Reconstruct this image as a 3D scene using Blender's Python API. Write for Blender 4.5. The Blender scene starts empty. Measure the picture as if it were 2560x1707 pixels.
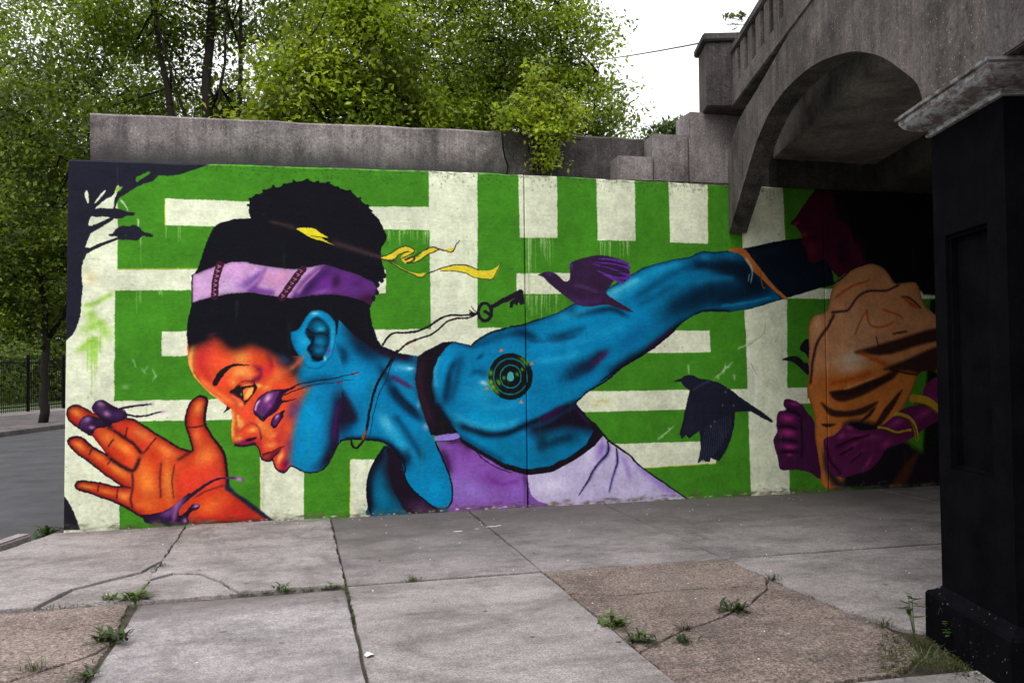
import bpy, bmesh, math, random
import numpy as np
from mathutils import Vector, Matrix

# ============================================================ camera, sky, sun, exposure
sc = bpy.context.scene
COL = sc.collection
CAMP = Vector((2.2036, -9.3637, 1.6))
yaw, pitch, roll = 0.2475387, 0.0268072, -0.0114660
cam_d = bpy.data.cameras.new('camera'); cam = bpy.data.objects.new('camera', cam_d); COL.objects.link(cam)
fw = Vector((math.sin(yaw)*math.cos(pitch), math.cos(yaw)*math.cos(pitch), math.sin(pitch)))
rt = Vector((math.cos(yaw), -math.sin(yaw), 0)); up = rt.cross(fw)
r2 = rt*math.cos(roll)+up*math.sin(roll); u2 = up*math.cos(roll)-rt*math.sin(roll)
cam.matrix_world = Matrix(((r2.x, u2.x, -fw.x, CAMP.x), (r2.y, u2.y, -fw.y, CAMP.y), (r2.z, u2.z, -fw.z, CAMP.z), (0, 0, 0, 1)))
cam_d.sensor_width = 36; cam_d.lens = 30.234; cam_d.clip_end = 600; cam_d.clip_start = 0.05
sc.camera = cam

SUN_EL, SUN_AZ = math.radians(52), math.radians(205)      # overcast: a weak, very soft sun behind the camera
world = bpy.data.worlds.new('World'); sc.world = world; world.use_nodes = True
wn, wl = world.node_tree.nodes, world.node_tree.links
bg = wn['Background']; sky = wn.new('ShaderNodeTexSky'); sky.sky_type = 'NISHITA'; sky.sun_disc = False
sky.sun_elevation = SUN_EL; sky.sun_rotation = SUN_AZ; sky.dust_density = 4; sky.air_density = 1.0
tc = wn.new('ShaderNodeTexCoord'); cn = wn.new('ShaderNodeTexNoise'); cn.inputs['Scale'].default_value = 2.2; cn.inputs['Detail'].default_value = 6
wl.new(tc.outputs['Generated'], cn.inputs['Vector'])
cr = wn.new('ShaderNodeValToRGB'); cr.color_ramp.elements[0].position = .3; cr.color_ramp.elements[0].color = (15.5, 15.4, 16.0, 1)
cr.color_ramp.elements[1].position = .75; cr.color_ramp.elements[1].color = (19, 19, 19.2, 1)
wl.new(cn.outputs['Fac'], cr.inputs['Fac'])
mx = wn.new('ShaderNodeMix'); mx.data_type = 'RGBA'; mx.inputs[0].default_value = .9
wl.new(sky.outputs['Color'], mx.inputs[6]); wl.new(cr.outputs['Color'], mx.inputs[7]); sx = wn.new('ShaderNodeSeparateXYZ'); wl.new(tc.outputs['Generated'], sx.inputs[0])
gr = wn.new('ShaderNodeMapRange'); gr.inputs['From Min'].default_value = 0; gr.inputs['From Max'].default_value = 1     # overcast sky: zenith brighter than horizon
gr.inputs['To Min'].default_value = .56; gr.inputs['To Max'].default_value = 1.75; wl.new(sx.outputs['Z'], gr.inputs['Value'])
mg = wn.new('ShaderNodeVectorMath'); mg.operation = 'SCALE'; wl.new(mx.outputs[2], mg.inputs[0]); wl.new(gr.outputs['Result'], mg.inputs['Scale'])
wl.new(mg.outputs[0], bg.inputs['Color'])
bg.inputs['Strength'].default_value = 0.09
sun_d = bpy.data.lights.new('sun', 'SUN'); sun_d.energy = 0.9; sun_d.angle = math.radians(25); sun_d.color = (1, .96, .9)
sun = bpy.data.objects.new('sun', sun_d); COL.objects.link(sun)
sd = Vector((math.sin(SUN_AZ)*math.cos(SUN_EL), math.cos(SUN_AZ)*math.cos(SUN_EL), math.sin(SUN_EL)))
sun.rotation_euler = sd.to_track_quat('Z', 'Y').to_euler()
vs = sc.view_settings; vs.view_transform = 'Standard'; vs.look = 'None'; vs.gamma = 1; vs.use_curve_mapping = False
vs.exposure = 0.17
sc.cycles.max_bounces = 6; sc.cycles.diffuse_bounces = 4; sc.cycles.transparent_max_bounces = 8

# ============================================================ helpers
R = random.Random(7)
def tag(o, label=None, cat=None, group=None, kind=None):
    if label: o['label'] = label
    if cat: o['category'] = cat
    if group: o['group'] = group
    if kind: o['kind'] = kind
    return o
def thing(name, loc, label=None, cat=None, group=None, kind=None):
    o = bpy.data.objects.new(name, None); COL.objects.link(o); o.location = loc; o.empty_display_size = .2
    return tag(o, label, cat, group, kind)
def mesh_obj(name, verts, faces, mat, parent=None, smooth=False, local=False):
    me = bpy.data.meshes.new(name); me.from_pydata([tuple(v) for v in verts], [], faces); me.update()
    if mat: me.materials.append(mat)
    if smooth: me.polygons.foreach_set('use_smooth', [True]*len(me.polygons))
    o = bpy.data.objects.new(name, me); COL.objects.link(o)
    if parent:
        o.parent = parent
        if not local:
            L = parent.location if parent.parent is None else parent.parent.location
            if parent.parent is None: o.matrix_parent_inverse = Matrix.Translation(-L)
    return o
class MB:
    def __init__(s): s.v = []; s.f = []
    def add(s, vs_, fs): n = len(s.v); s.v += [tuple(v) for v in vs_]; s.f += [[i+n for i in f] for f in fs]
    def box(s, fr, a0, a1, b0, b1, z0, z1):
        P = [fr(a, b, z) for z in (z0, z1) for a, b in ((a0, b0), (a1, b0), (a1, b1), (a0, b1))]
        s.add(P, [[3, 2, 1, 0], [4, 5, 6, 7], [0, 1, 5, 4], [1, 2, 6, 5], [2, 3, 7, 6], [3, 0, 4, 7]])
    def tube(s, pts, rads, n=6, cap=True):
        base = len(s.v); m = len(pts)
        for i, (p, r) in enumerate(zip(pts, rads)):
            p = Vector(p); t = (Vector(pts[min(i+1, m-1)])-Vector(pts[max(i-1, 0)])).normalized()
            a = t.cross(Vector((0, 0, 1)) if abs(t.z) < .9 else Vector((1, 0, 0))).normalized(); b = t.cross(a)
            for k in range(n):
                q = 2*math.pi*k/n; s.v.append(tuple(p+(a*math.cos(q)+b*math.sin(q))*r))
        for i in range(m-1):
            for k in range(n):
                k2 = (k+1) % n; s.f.append([base+i*n+k, base+i*n+k2, base+(i+1)*n+k2, base+(i+1)*n+k])
        if cap: s.f.append([base+k for k in range(n)][::-1]); s.f.append([base+(m-1)*n+k for k in range(n)])
    def build(s, name, mat, parent=None, smooth=False, bevel=0, local=False, recalc=True):
        o = mesh_obj(name, s.v, s.f, mat, parent, smooth, local)
        if recalc or bevel:
            bm = bmesh.new(); bm.from_mesh(o.data)
            bmesh.ops.recalc_face_normals(bm, faces=bm.faces)
            if bevel:
                es = [e for e in bm.edges if len(e.link_faces) == 2 and e.calc_face_angle() > .5]
                bmesh.ops.bevel(bm, geom=es, offset=bevel, segments=2, affect='EDGES', clamp_overlap=True)
            bm.to_mesh(o.data); bm.free()
        return o
XYZ = lambda a, b, z: (a, b, z)
# bridge frame: s runs from the mural wall towards the viewer, n points out of the bridge face
DX, DY = -.275/math.hypot(.275, .9614), -.9614/math.hypot(.275, .9614)
BO = (7.28, 0.0)
def BF(s_, n_, z): return (BO[0]+DX*s_+DY*n_, BO[1]+DY*s_-DX*n_, z)
# street frame: t along the street (away), q across it (to the left)
def SF(t, q, z): return (-0.27-DX*t+DY*q, 0.0-DY*t-DX*q, z)

# ============================================================ materials
def newmat(name, rough=.85, spec=.3):
    m = bpy.data.materials.new(name); m.use_nodes = True
    b = m.node_tree.nodes['Principled BSDF']; b.inputs['Roughness'].default_value = rough; b.inputs['Specular IOR Level'].default_value = spec
    return m, m.node_tree.nodes, m.node_tree.links, b
def noise(N, L, vec, scale, detail=5, rough=.6, dist=0):
    n = N.new('ShaderNodeTexNoise'); n.inputs['Scale'].default_value = scale; n.inputs['Detail'].default_value = detail
    n.inputs['Roughness'].default_value = rough; n.inputs['Distortion'].default_value = dist
    if vec is not None: L.new(vec, n.inputs['Vector'])
    return n.outputs['Fac']
def mapping(N, L, vec, scale=(1, 1, 1), rot=(0, 0, 0)):
    m = N.new('ShaderNodeMapping'); m.inputs['Scale'].default_value = scale; m.inputs['Rotation'].default_value = rot; L.new(vec, m.inputs['Vector']); return m.outputs['Vector']
def ramp(N, L, fac, stops):
    r = N.new('ShaderNodeValToRGB'); e = r.color_ramp.elements
    while len(e) < len(stops): e.new(.5)
    for el, (p, c) in zip(e, stops):
        el.position = p; el.color = (c, c, c, 1) if not hasattr(c, '__len__') else (*c, 1)
    L.new(fac, r.inputs['Fac']); return r.outputs['Color']
def mixc(N, L, fac, a, b, mode='MIX'):
    m = N.new('ShaderNodeMix'); m.data_type = 'RGBA'; m.blend_type = mode
    for idx, v in ((0, fac), (6, a), (7, b)):
        if hasattr(v, 'is_linked'): L.new(v, m.inputs[idx])
        elif idx == 0: m.inputs[0].default_value = v
        else: m.inputs[idx].default_value = (*v, 1)
    return m.outputs[2]
def bump(N, L, b, h, strength=.3, dist=.01):
    n = N.new('ShaderNodeBump'); n.inputs['Strength'].default_value = strength; n.inputs['Distance'].default_value = dist
    L.new(h, n.inputs['Height']); L.new(n.outputs['Normal'], b.inputs['Normal'])
def geo_pos(N): return N.new('ShaderNodeNewGeometry').outputs['Position']

def grime_band(m, z0, z1, col, amount=.85):
    # damp dirt line with a ragged upper edge
    N, L = m.node_tree.nodes, m.node_tree.links; b = N['Principled BSDF']; P = geo_pos(N)
    src = b.inputs['Base Color'].links[0].from_socket
    s_ = N.new('ShaderNodeSeparateXYZ'); L.new(P, s_.inputs[0])
    n = noise(N, L, mapping(N, L, P, (1, 1, .3)), 2.4, 7, .7)
    a = N.new('ShaderNodeMath'); a.operation = 'MULTIPLY_ADD'; L.new(n, a.inputs[0]); a.inputs[1].default_value = -.42; L.new(s_.outputs['Z'], a.inputs[2])
    r = N.new('ShaderNodeMapRange'); L.new(a.outputs[0], r.inputs['Value'])
    r.inputs['From Min'].default_value = z0; r.inputs['From Max'].default_value = z1; r.inputs['To Min'].default_value = amount; r.inputs['To Max'].default_value = 0
    c = mixc(N, L, r.outputs['Result'], src, col); L.new(c, b.inputs['Base Color'])
def concrete(name, base, dark, light, streak=.5, speck=.5, lichen=0.0, coarse=1.0, rough=.9, crackfac=.25):
    """weathered cast concrete: cloudy tone, grime streaks running down, aggregate specks, pitted relief"""
    m, N, L, b = newmat(name, rough, .25); P = geo_pos(N)
    c = ramp(N, L, noise(N, L, P, 1.3*coarse, 8, .65, .6), [(.3, dark), (.5, base), (.72, light)])
    st = noise(N, L, mapping(N, L, P, (8, 8, .5)), 1.6, 9, .75)
    c = mixc(N, L, ramp(N, L, st, [(.45, 0.0), (.72, streak*.75)]), c, tuple(x*.35 for x in dark))
    c = mixc(N, L, ramp(N, L, noise(N, L, mapping(N, L, P, (1.6, 1.6, .8)), 1.1, 9, .72, .6), [(.5, 0.0), (.68, streak*.85)]), c, tuple(x*.3 for x in dark))
    fine = noise(N, L, P, 45, 6, .75)
    c = mixc(N, L, .85, c, ramp(N, L, fine, [(.36, .4), (.62, 1.08)]), 'MULTIPLY')
    c = mixc(N, L, .6, c, ramp(N, L, noise(N, L, P, 5, 8, .72), [(.35, .45), (.6, 1.0)]), 'MULTIPLY')
    v = N.new('ShaderNodeTexVoronoi'); v.inputs['Scale'].default_value = 52; L.new(P, v.inputs['Vector'])
    sp = ramp(N, L, v.outputs['Distance'], [(.1, speck), (.24, 0.0)])
    wn_ = N.new('ShaderNodeTexWhiteNoise'); L.new(v.outputs['Position'], wn_.inputs['Vector'])
    pick = ramp(N, L, wn_.outputs['Value'], [(.72, 0.0), (.78, 1.0)])
    msk = N.new('ShaderNodeMath'); msk.operation = 'MULTIPLY'; L.new(sp, msk.inputs[0]); L.new(pick, msk.inputs[1])
    c = mixc(N, L, msk.outputs[0], c, tuple(min(.8, x*2.2) for x in light))
    pit = ramp(N, L, noise(N, L, P, 22, 3, .5), [(.28, .7), (.36, 0.0)])
    c = mixc(N, L, pit, c, tuple(x*.4 for x in dark))
    if lichen:
        c = mixc(N, L, ramp(N, L, noise(N, L, P, 3.5, 7, .7), [(.58, 0.0), (.75, lichen)]), c, (.09, .11, .05))
    c = mixc(N, L, 1.0, c, ramp(N, L, N.new('ShaderNodeObjectInfo').outputs['Random'], [(0, .78), (1, 1.08)]), 'MULTIPLY')
    L.new(c, b.inputs['Base Color'])
    hs = N.new('ShaderNodeMath'); hs.operation = 'ADD'; L.new(fine, hs.inputs[0]); L.new(noise(N, L, P, 9, 5, .6), hs.inputs[1])
    bump(N, L, b, hs.outputs[0], .5, .012)
    return m
M_PARA = concrete('parapet concrete', (.29, .255, .25), (.13, .115, .118), (.45, .40, .395), .8, .6)
grime_band(M_PARA, 3.62, 3.86, (.035, .034, .036))
M_STEP = concrete('step concrete', (.38, .335, .33), (.19, .165, .165), (.50, .445, .43), .7, .9)
M_PARAD = concrete('shaded stained parapet concrete', (.12, .105, .106), (.06, .053, .055), (.2, .18, .18), .8, .4)  # right segment: dark stain and shade both held in this colour
M_POST = concrete('sooty post concrete', (.115, .10, .10), (.05, .045, .047), (.19, .165, .16), .8, .5)
M_BRIDGE = concrete('bridge concrete', (.18, .152, .143), (.055, .048, .048), (.31, .26, .24), .9, .9, .35)
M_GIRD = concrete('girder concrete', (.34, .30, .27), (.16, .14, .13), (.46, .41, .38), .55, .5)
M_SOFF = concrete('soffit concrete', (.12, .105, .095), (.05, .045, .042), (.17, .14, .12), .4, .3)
def pavement_mat(name, base, dark, light, aggr):
    m, N, L, b = newmat(name, .9, .25); P = geo_pos(N)
    oi = N.new('ShaderNodeObjectInfo')
    c = ramp(N, L, noise(N, L, P, 1.1, 9, .68, .8), [(.28, dark), (.5, base), (.72, light)])
    blot = ramp(N, L, noise(N, L, mapping(N, L, P, (.8, 1.6, 1)), 1.7, 8, .7), [(.47, 0.0), (.7, .75)])
    c = mixc(N, L, blot, c, tuple(x*.55 for x in dark))
    tone = ramp(N, L, oi.outputs['Random'], [(0, .86), (1, 1.0)])
    c = mixc(N, L, 1.0, c, tone, 'MULTIPLY')
    f = noise(N, L, P, 75 if not aggr else 55, 4, .8)
    c = mixc(N, L, .9, c, ramp(N, L, f, [(.38, .25 if aggr else .42), (.62, 1.08)]), 'MULTIPLY')
    c = mixc(N, L, .6, c, ramp(N, L, noise(N, L, P, 16, 6, .7), [(.32, .55), (.6, 1.0)]), 'MULTIPLY')
    v = N.new('ShaderNodeTexVoronoi'); v.inputs['Scale'].default_value = 95 if aggr else 40; L.new(P, v.inputs['Vector'])
    wv = N.new('ShaderNodeTexWhiteNoise'); L.new(v.outputs['Position'], wv.inputs['Vector'])
    if aggr:
        c = mixc(N, L, .75, c, ramp(N, L, wv.outputs['Value'], [(0, (.28, .20, .16)), (.35, (.6, .5, .44)), (.7, (.85, .72, .64)), (1, (1, .97, .93))]), 'MULTIPLY')
    else:
        s1 = ramp(N, L, v.outputs['Distance'], [(.1, .9), (.2, 0.0)]); s2 = ramp(N, L, wv.outputs['Value'], [(.90, 0.0), (.93, 1.0)])
        k = N.new('ShaderNodeMath'); k.operation = 'MULTIPLY'; L.new(s1, k.inputs[0]); L.new(s2, k.inputs[1])
        c = mixc(N, L, k.outputs[0], c, (.05, .045, .045))
    v2 = N.new('ShaderNodeTexVoronoi'); v2.inputs['Scale'].default_value = 5.5; L.new(mapping(N, L, P, (1, 1, 0)), v2.inputs['Vector'])
    w2 = N.new('ShaderNodeTexWhiteNoise'); L.new(v2.outputs['Position'], w2.inputs['Vector'])
    g1 = ramp(N, L, v2.outputs['Distance'], [(.09, .65), (.15, 0.0)]); g2 = ramp(N, L, w2.outputs['Value'], [(.80, 0.0), (.82, 1.0)])
    k2 = N.new('ShaderNodeMath'); k2.operation = 'MULTIPLY'; L.new(g1, k2.inputs[0]); L.new(g2, k2.inputs[1])
    c = mixc(N, L, k2.outputs[0], c, (.07, .062, .06))
    run = ramp(N, L, noise(N, L, mapping(N, L, P, (1.2, .5, 1)), .9, 9, .75, 1.2), [(.54, 0.0), (.68, .6)])
    c = mixc(N, L, run, c, tuple(x*.42 for x in dark))
    L.new(c, b.inputs['Base Color'])
    h = N.new('ShaderNodeMath'); h.operation = 'ADD'; L.new(f, h.inputs[0]); L.new(v.outputs['Distance'] if aggr else noise(N, L, P, 14, 5, .6), h.inputs[1])
    bump(N, L, b, h.outputs[0], .6 if aggr else .35, .01)
    return m
M_SLAB = pavement_mat('worn pavement concrete', (.37, .333, .325), (.20, .178, .172), (.475, .433, .425), False)
M_SLABD = pavement_mat('grimy shaded pavement concrete', (.21, .185, .18), (.11, .097, .097), (.30, .27, .265), False)  # grime, darkened further to include tree shade on the far pavement
M_AGG = pavement_mat('exposed aggregate concrete', (.42, .358, .338), (.24, .203, .19), (.54, .475, .45), True)
M_SLABW = pavement_mat('wall-side pavement concrete', (.33, .295, .29), (.18, .16, .16), (.43, .39, .39), False)
def wall_grime(m, y0, y1, col, amount, amp=2.2):
    N, L = m.node_tree.nodes, m.node_tree.links; b = N['Principled BSDF']; P = geo_pos(N)
    src = b.inputs['Base Color'].links[0].from_socket
    s_ = N.new('ShaderNodeSeparateXYZ'); L.new(P, s_.inputs[0]); n = noise(N, L, P, 1.9, 8, .7)
    a = N.new('ShaderNodeMath'); a.operation = 'MULTIPLY_ADD'; L.new(n, a.inputs[0]); a.inputs[1].default_value = amp; L.new(s_.outputs['Y'], a.inputs[2])
    r = N.new('ShaderNodeMapRange'); L.new(a.outputs[0], r.inputs['Value'])
    r.inputs['From Min'].default_value = y0; r.inputs['From Max'].default_value = y1; r.inputs['To Min'].default_value = 0; r.inputs['To Max'].default_value = amount
    L.new(mixc(N, L, r.outputs['Result'], src, col), b.inputs['Base Color'])
wall_grime(M_SLABW, -1.4, .5, (.085, .075, .07), .75)
M_SLABS = pavement_mat('silted pavement concrete', (.415, .378, .382), (.25, .225, .23), (.52, .48, .485), False)
wall_grime(M_SLABS, -3.02, -2.55, (.10, .085, .078), .85, .8)
def simple(name, col, rough=.8, var=.25, scale=6, spec=.3, bmp=.2):
    m, N, L, b = newmat(name, rough, spec); P = geo_pos(N)
    f = noise(N, L, P, scale, 6, .65)
    L.new(ramp(N, L, f, [(.3, tuple(x*(1-var) for x in col)), (.7, tuple(x*(1+var) for x in col))]), b.inputs['Base Color'])
    if bmp: bump(N, L, b, noise(N, L, P, scale*6, 5, .6), bmp, .01)
    return m
M_ROAD = simple('asphalt', (.058, .057, .063), .85, .35, 1.5)
M_SOIL = simple('soil', (.05, .042, .032), .95, .4, 12)
M_TURF = simple('turf', (.06, .085, .025), .95, .5, 5)
M_IRON = simple('black iron', (.008, .008, .009), .8, .2, 20, .05)
M_WIRE = simple('black cable', (.02, .02, .022), .6, .2, 20)
M_BARK = simple('bark', (.017, .014, .012), .95, .4, 14, .2, .8)
M_BACK = simple('joint filler', (.05, .05, .045), .95, .2, 9)
M_LITTER = simple('white litter', (.7, .69, .66), .8, .1, 9)
# black gloss paint, chipped to pale specks
def black_paint(name, chips, blue=(.0026, .0026, .0036)):
    m, N, L, b = newmat(name, .42, .02); P = geo_pos(N)
    c = ramp(N, L, noise(N, L, P, 4, 6, .6), [(.3, tuple(x*.6 for x in blue)), (.7, tuple(x*1.7 for x in blue))])
    ch = ramp(N, L, noise(N, L, P, 26, 8, .78), [(chips, 0.0), (chips+.03, 1.0)])
    c = mixc(N, L, ch, c, (.30, .29, .30)); L.new(c, b.inputs['Base Color'])
    L.new(ramp(N, L, noise(N, L, P, 9, 5, .6), [(.3, .75), (.7, .95)]), b.inputs['Roughness'])
    bump(N, L, b, noise(N, L, P, 30, 6, .7), .35, .008); return m
M_BLACK = black_paint('black column paint', .70)
M_PLINTH = black_paint('chipped black plinth paint', .63)
# capital: old silver paint worn off to brown stone
def silver_paint():
    m, N, L, b = newmat('worn silver paint', .5, .5); P = geo_pos(N)
    w = ramp(N, L, noise(N, L, mapping(N, L, P, (.7, .7, 2.0)), 14, 10, .76), [(.44, 0.0), (.54, 1.0)])
    c = mixc(N, L, w, (.42, .415, .44), mixc(N, L, noise(N, L, P, 40, 5, .7), (.05, .042, .038), (.16, .13, .115)))
    L.new(c, b.inputs['Base Color']); L.new(ramp(N, L, w, [(0, .36), (1, .9)]), b.inputs['Roughness']); L.new(ramp(N, L, w, [(0, .6), (1, 0.0)]), b.inputs['Metallic'])
    bump(N, L, b, noise(N, L, P, 28, 7, .7), .6, .01); return m
M_SILVER = silver_paint()
def leaf_mat(name, dark, mid, light, trans=.4):
    m = bpy.data.materials.new(name); m.use_nodes = True; N, L = m.node_tree.nodes, m.node_tree.links
    out = N['Material Output']; b = N['Principled BSDF']; b.inputs['Roughness'].default_value = .5; b.inputs['Specular IOR Level'].default_value = .35
    g = N.new('ShaderNodeNewGeometry')
    c = ramp(N, L, g.outputs['Random Per Island'], [(0, dark), (.5, mid), (1, light)])
    n = ramp(N, L, noise(N, L, g.outputs['Position'], .9, 4, .6), [(.38, .30), (.60, 1.05)])  # patchy darkening: shade between leaf clumps put into the colour
    c = mixc(N, L, 1.0, c, n, 'MULTIPLY'); L.new(c, b.inputs['Base Color'])
    t = N.new('ShaderNodeBsdfTranslucent'); c2 = mixc(N, L, 1.0, c, (1.25, 1.2, .5), 'MULTIPLY'); L.new(c2, t.inputs['Color'])
    ms = N.new('ShaderNodeMixShader'); ms.inputs[0].default_value = trans
    L.new(b.outputs[0], ms.inputs[1]); L.new(t.outputs[0], ms.inputs[2]); L.new(ms.outputs[0], out.inputs['Surface'])
    return m
M_LEAFD = leaf_mat('dark street tree leaves', (.05, .085, .010), (.095, .155, .015), (.165, .235, .028), .5)
M_LEAFM = leaf_mat('mid green leaves', (.125, .195, .014), (.19, .29, .019), (.28, .385, .032), .5)
M_LEAFL = leaf_mat('pale spring leaves', (.17, .265, .015), (.25, .365, .021), (.36, .47, .035), .52)
M_LEAFY = leaf_mat('yellow green leaves', (.25, .34, .017), (.35, .45, .025), (.47, .55, .045), .5)
M_WEED = leaf_mat('weed leaves', (.025, .05, .01), (.055, .10, .018), (.11, .17, .035), .3)
M_GRASS = leaf_mat('grass blades', (.03, .045, .012), (.07, .09, .025), (.14, .14, .05), .3)

# ============================================================ the mural paint (computed here, stroke by stroke, in wall millimetres)
# ---- mural paint engine (wall metres -> paint layer) ----
MX0, MZ0, MX1, MZ1, MR = -0.15, -0.1, 11.75, 3.95, 250
def _smooth(pts, closed, n=4):
    p = np.asarray(pts, float); N = len(p); out = []
    rng = range(N) if closed else range(N - 1)
    for i in rng:
        if closed:
            a, b, c, d = p[i-1], p[i], p[(i+1) % N], p[(i+2) % N]
        else:
            a, b, c, d = p[max(i-1, 0)], p[i], p[i+1], p[min(i+2, N-1)]
        for k in range(n):
            t = k / n
            out.append(0.5*((2*b) + (-a+c)*t + (2*a-5*b+4*c-d)*t*t + (-a+3*b-3*c+d)*t**3))
    if not closed: out.append(p[-1])
    return np.array(out)
class Mural:
    def __init__(s):
        s.W = int((MX1-MX0)*MR); s.H = int((MZ1-MZ0)*MR)
        s.img = np.ones((s.H, s.W, 3), np.float32)*0.8
        s.cl = None
    def px(s, pts):
        p = np.asarray(pts, float)
        return np.stack([(p[:, 0]/1000-MX0)*MR, (p[:, 1]/1000-MZ0)*MR], 1)
    def win(s, p, pad):
        x0 = max(int(p[:, 0].min()-pad), 0); x1 = min(int(p[:, 0].max()+pad)+2, s.W)
        y0 = max(int(p[:, 1].min()-pad), 0); y1 = min(int(p[:, 1].max()+pad)+2, s.H)
        if x1 <= x0 or y1 <= y0: return None
        yy, xx = np.mgrid[y0:y1, x0:x1].astype(np.float32)
        return (slice(y0, y1), slice(x0, x1)), xx, yy
    def sdf(s, p, pad):
        w = s.win(p, pad)
        if w is None: return None
        sl, xx, yy = w
        d2 = np.full(xx.shape, 1e12, np.float32); ins = np.zeros(xx.shape, bool)
        for a, b in zip(p, np.roll(p, -1, 0)):
            e = b-a; L = e@e
            if L < 1e-9: continue
            t = np.clip(((xx-a[0])*e[0]+(yy-a[1])*e[1])/L, 0, 1)
            d2 = np.minimum(d2, (xx-a[0]-t*e[0])**2+(yy-a[1]-t*e[1])**2)
            if a[1] != b[1]:
                c = (yy >= min(a[1], b[1])) & (yy < max(a[1], b[1]))
                ins ^= c & (xx < (yy-a[1])*e[0]/e[1]+a[0])
        d = np.sqrt(d2)
        return sl, np.where(ins, -d, d)
    def put(s, sl, a, col):
        if s.cl is not None: a = a*s.cl[sl]
        s.img[sl] += (np.array(col, np.float32)/255-s.img[sl])*a[..., None]
    def run(s, ops):
        for o in ops:
            k = o[0]
            if k == 'P':
                _, col, f, a, sm, pts = o
                p = s.px(pts)
                if sm: p = _smooth(p, True)
                f = max(f*MR/1000, 1.0); r = s.sdf(p, f)
                if r: s.put(r[0], np.clip(.5-r[1]/(2*f)*1.0, 0, 1)*a if f > 1.01 else np.clip(.5-r[1], 0, 1)*a, col)
            elif k == 'C':
                if o[1] is None: s.cl = None; continue
                p = s.px(o[1])
                if o[2]: p = _smooth(p, True)
                r = s.sdf(p, 2); s.cl = np.zeros((s.H, s.W), np.float32)
                s.cl[r[0]] = np.clip(.5-r[1], 0, 1); s.cs = r
            elif k == 'E':
                _, col, a, fo = o
                sl, d = s.cs; s.put(sl, a*np.exp(-np.abs(d)/(fo*MR/1000)), col)
            elif k == 'L':
                _, col, w0, w1, a, soft, sm, pts = o
                p = s.px(pts)
                if sm: p = _smooth(p, False)
                ws = np.linspace(w0, w1, len(p))*MR/1000
                w = s.win(p, max(w0, w1)*MR/1000*(1.6 if soft else .6)+3)
                if w is None: continue
                sl, xx, yy = w; al = np.zeros(xx.shape, np.float32)
                cum = np.r_[0, np.cumsum(np.hypot(*np.diff(p, axis=0).T))]; tot = max(cum[-1], 1e-3); fd = max(min(max(w0, w1)*MR/1000*1.3, .4*tot), 1e-3)
                for i in range(len(p)-1):
                    A, B = p[i], p[i+1]; e = B-A; L = e@e
                    if L < 1e-9: continue
                    t = np.clip(((xx-A[0])*e[0]+(yy-A[1])*e[1])/L, 0, 1)
                    d = np.sqrt((xx-A[0]-t*e[0])**2+(yy-A[1]-t*e[1])**2); ww = ws[i]+(ws[i+1]-ws[i])*t
                    al = np.maximum(al, np.exp(-2.6*(d/np.maximum(ww, .3))**2)*np.clip(np.minimum(cum[i]+t*math.sqrt(L), tot-cum[i]-t*math.sqrt(L))/fd+.12, 0, 1) if soft else np.clip(ww/2-d+.5, 0, 1))
                s.put(sl, al*a, col)
            elif k == 'B':
                _, col, a, x, z, rx, ry, an = o
                c = s.px([(x, z)])[0]; R = max(rx, ry)*MR/1000
                w = s.win(np.array([c]), R*2.2)
                if w is None: continue
                sl, xx, yy = w; ca, sa = math.cos(an), math.sin(an)
                u = ((xx-c[0])*ca+(yy-c[1])*sa)/(rx*MR/1000); v = (-(xx-c[0])*sa+(yy-c[1])*ca)/(ry*MR/1000)
                s.put(sl, a*np.exp(-(u*u+v*v)*1.4), col)

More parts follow.
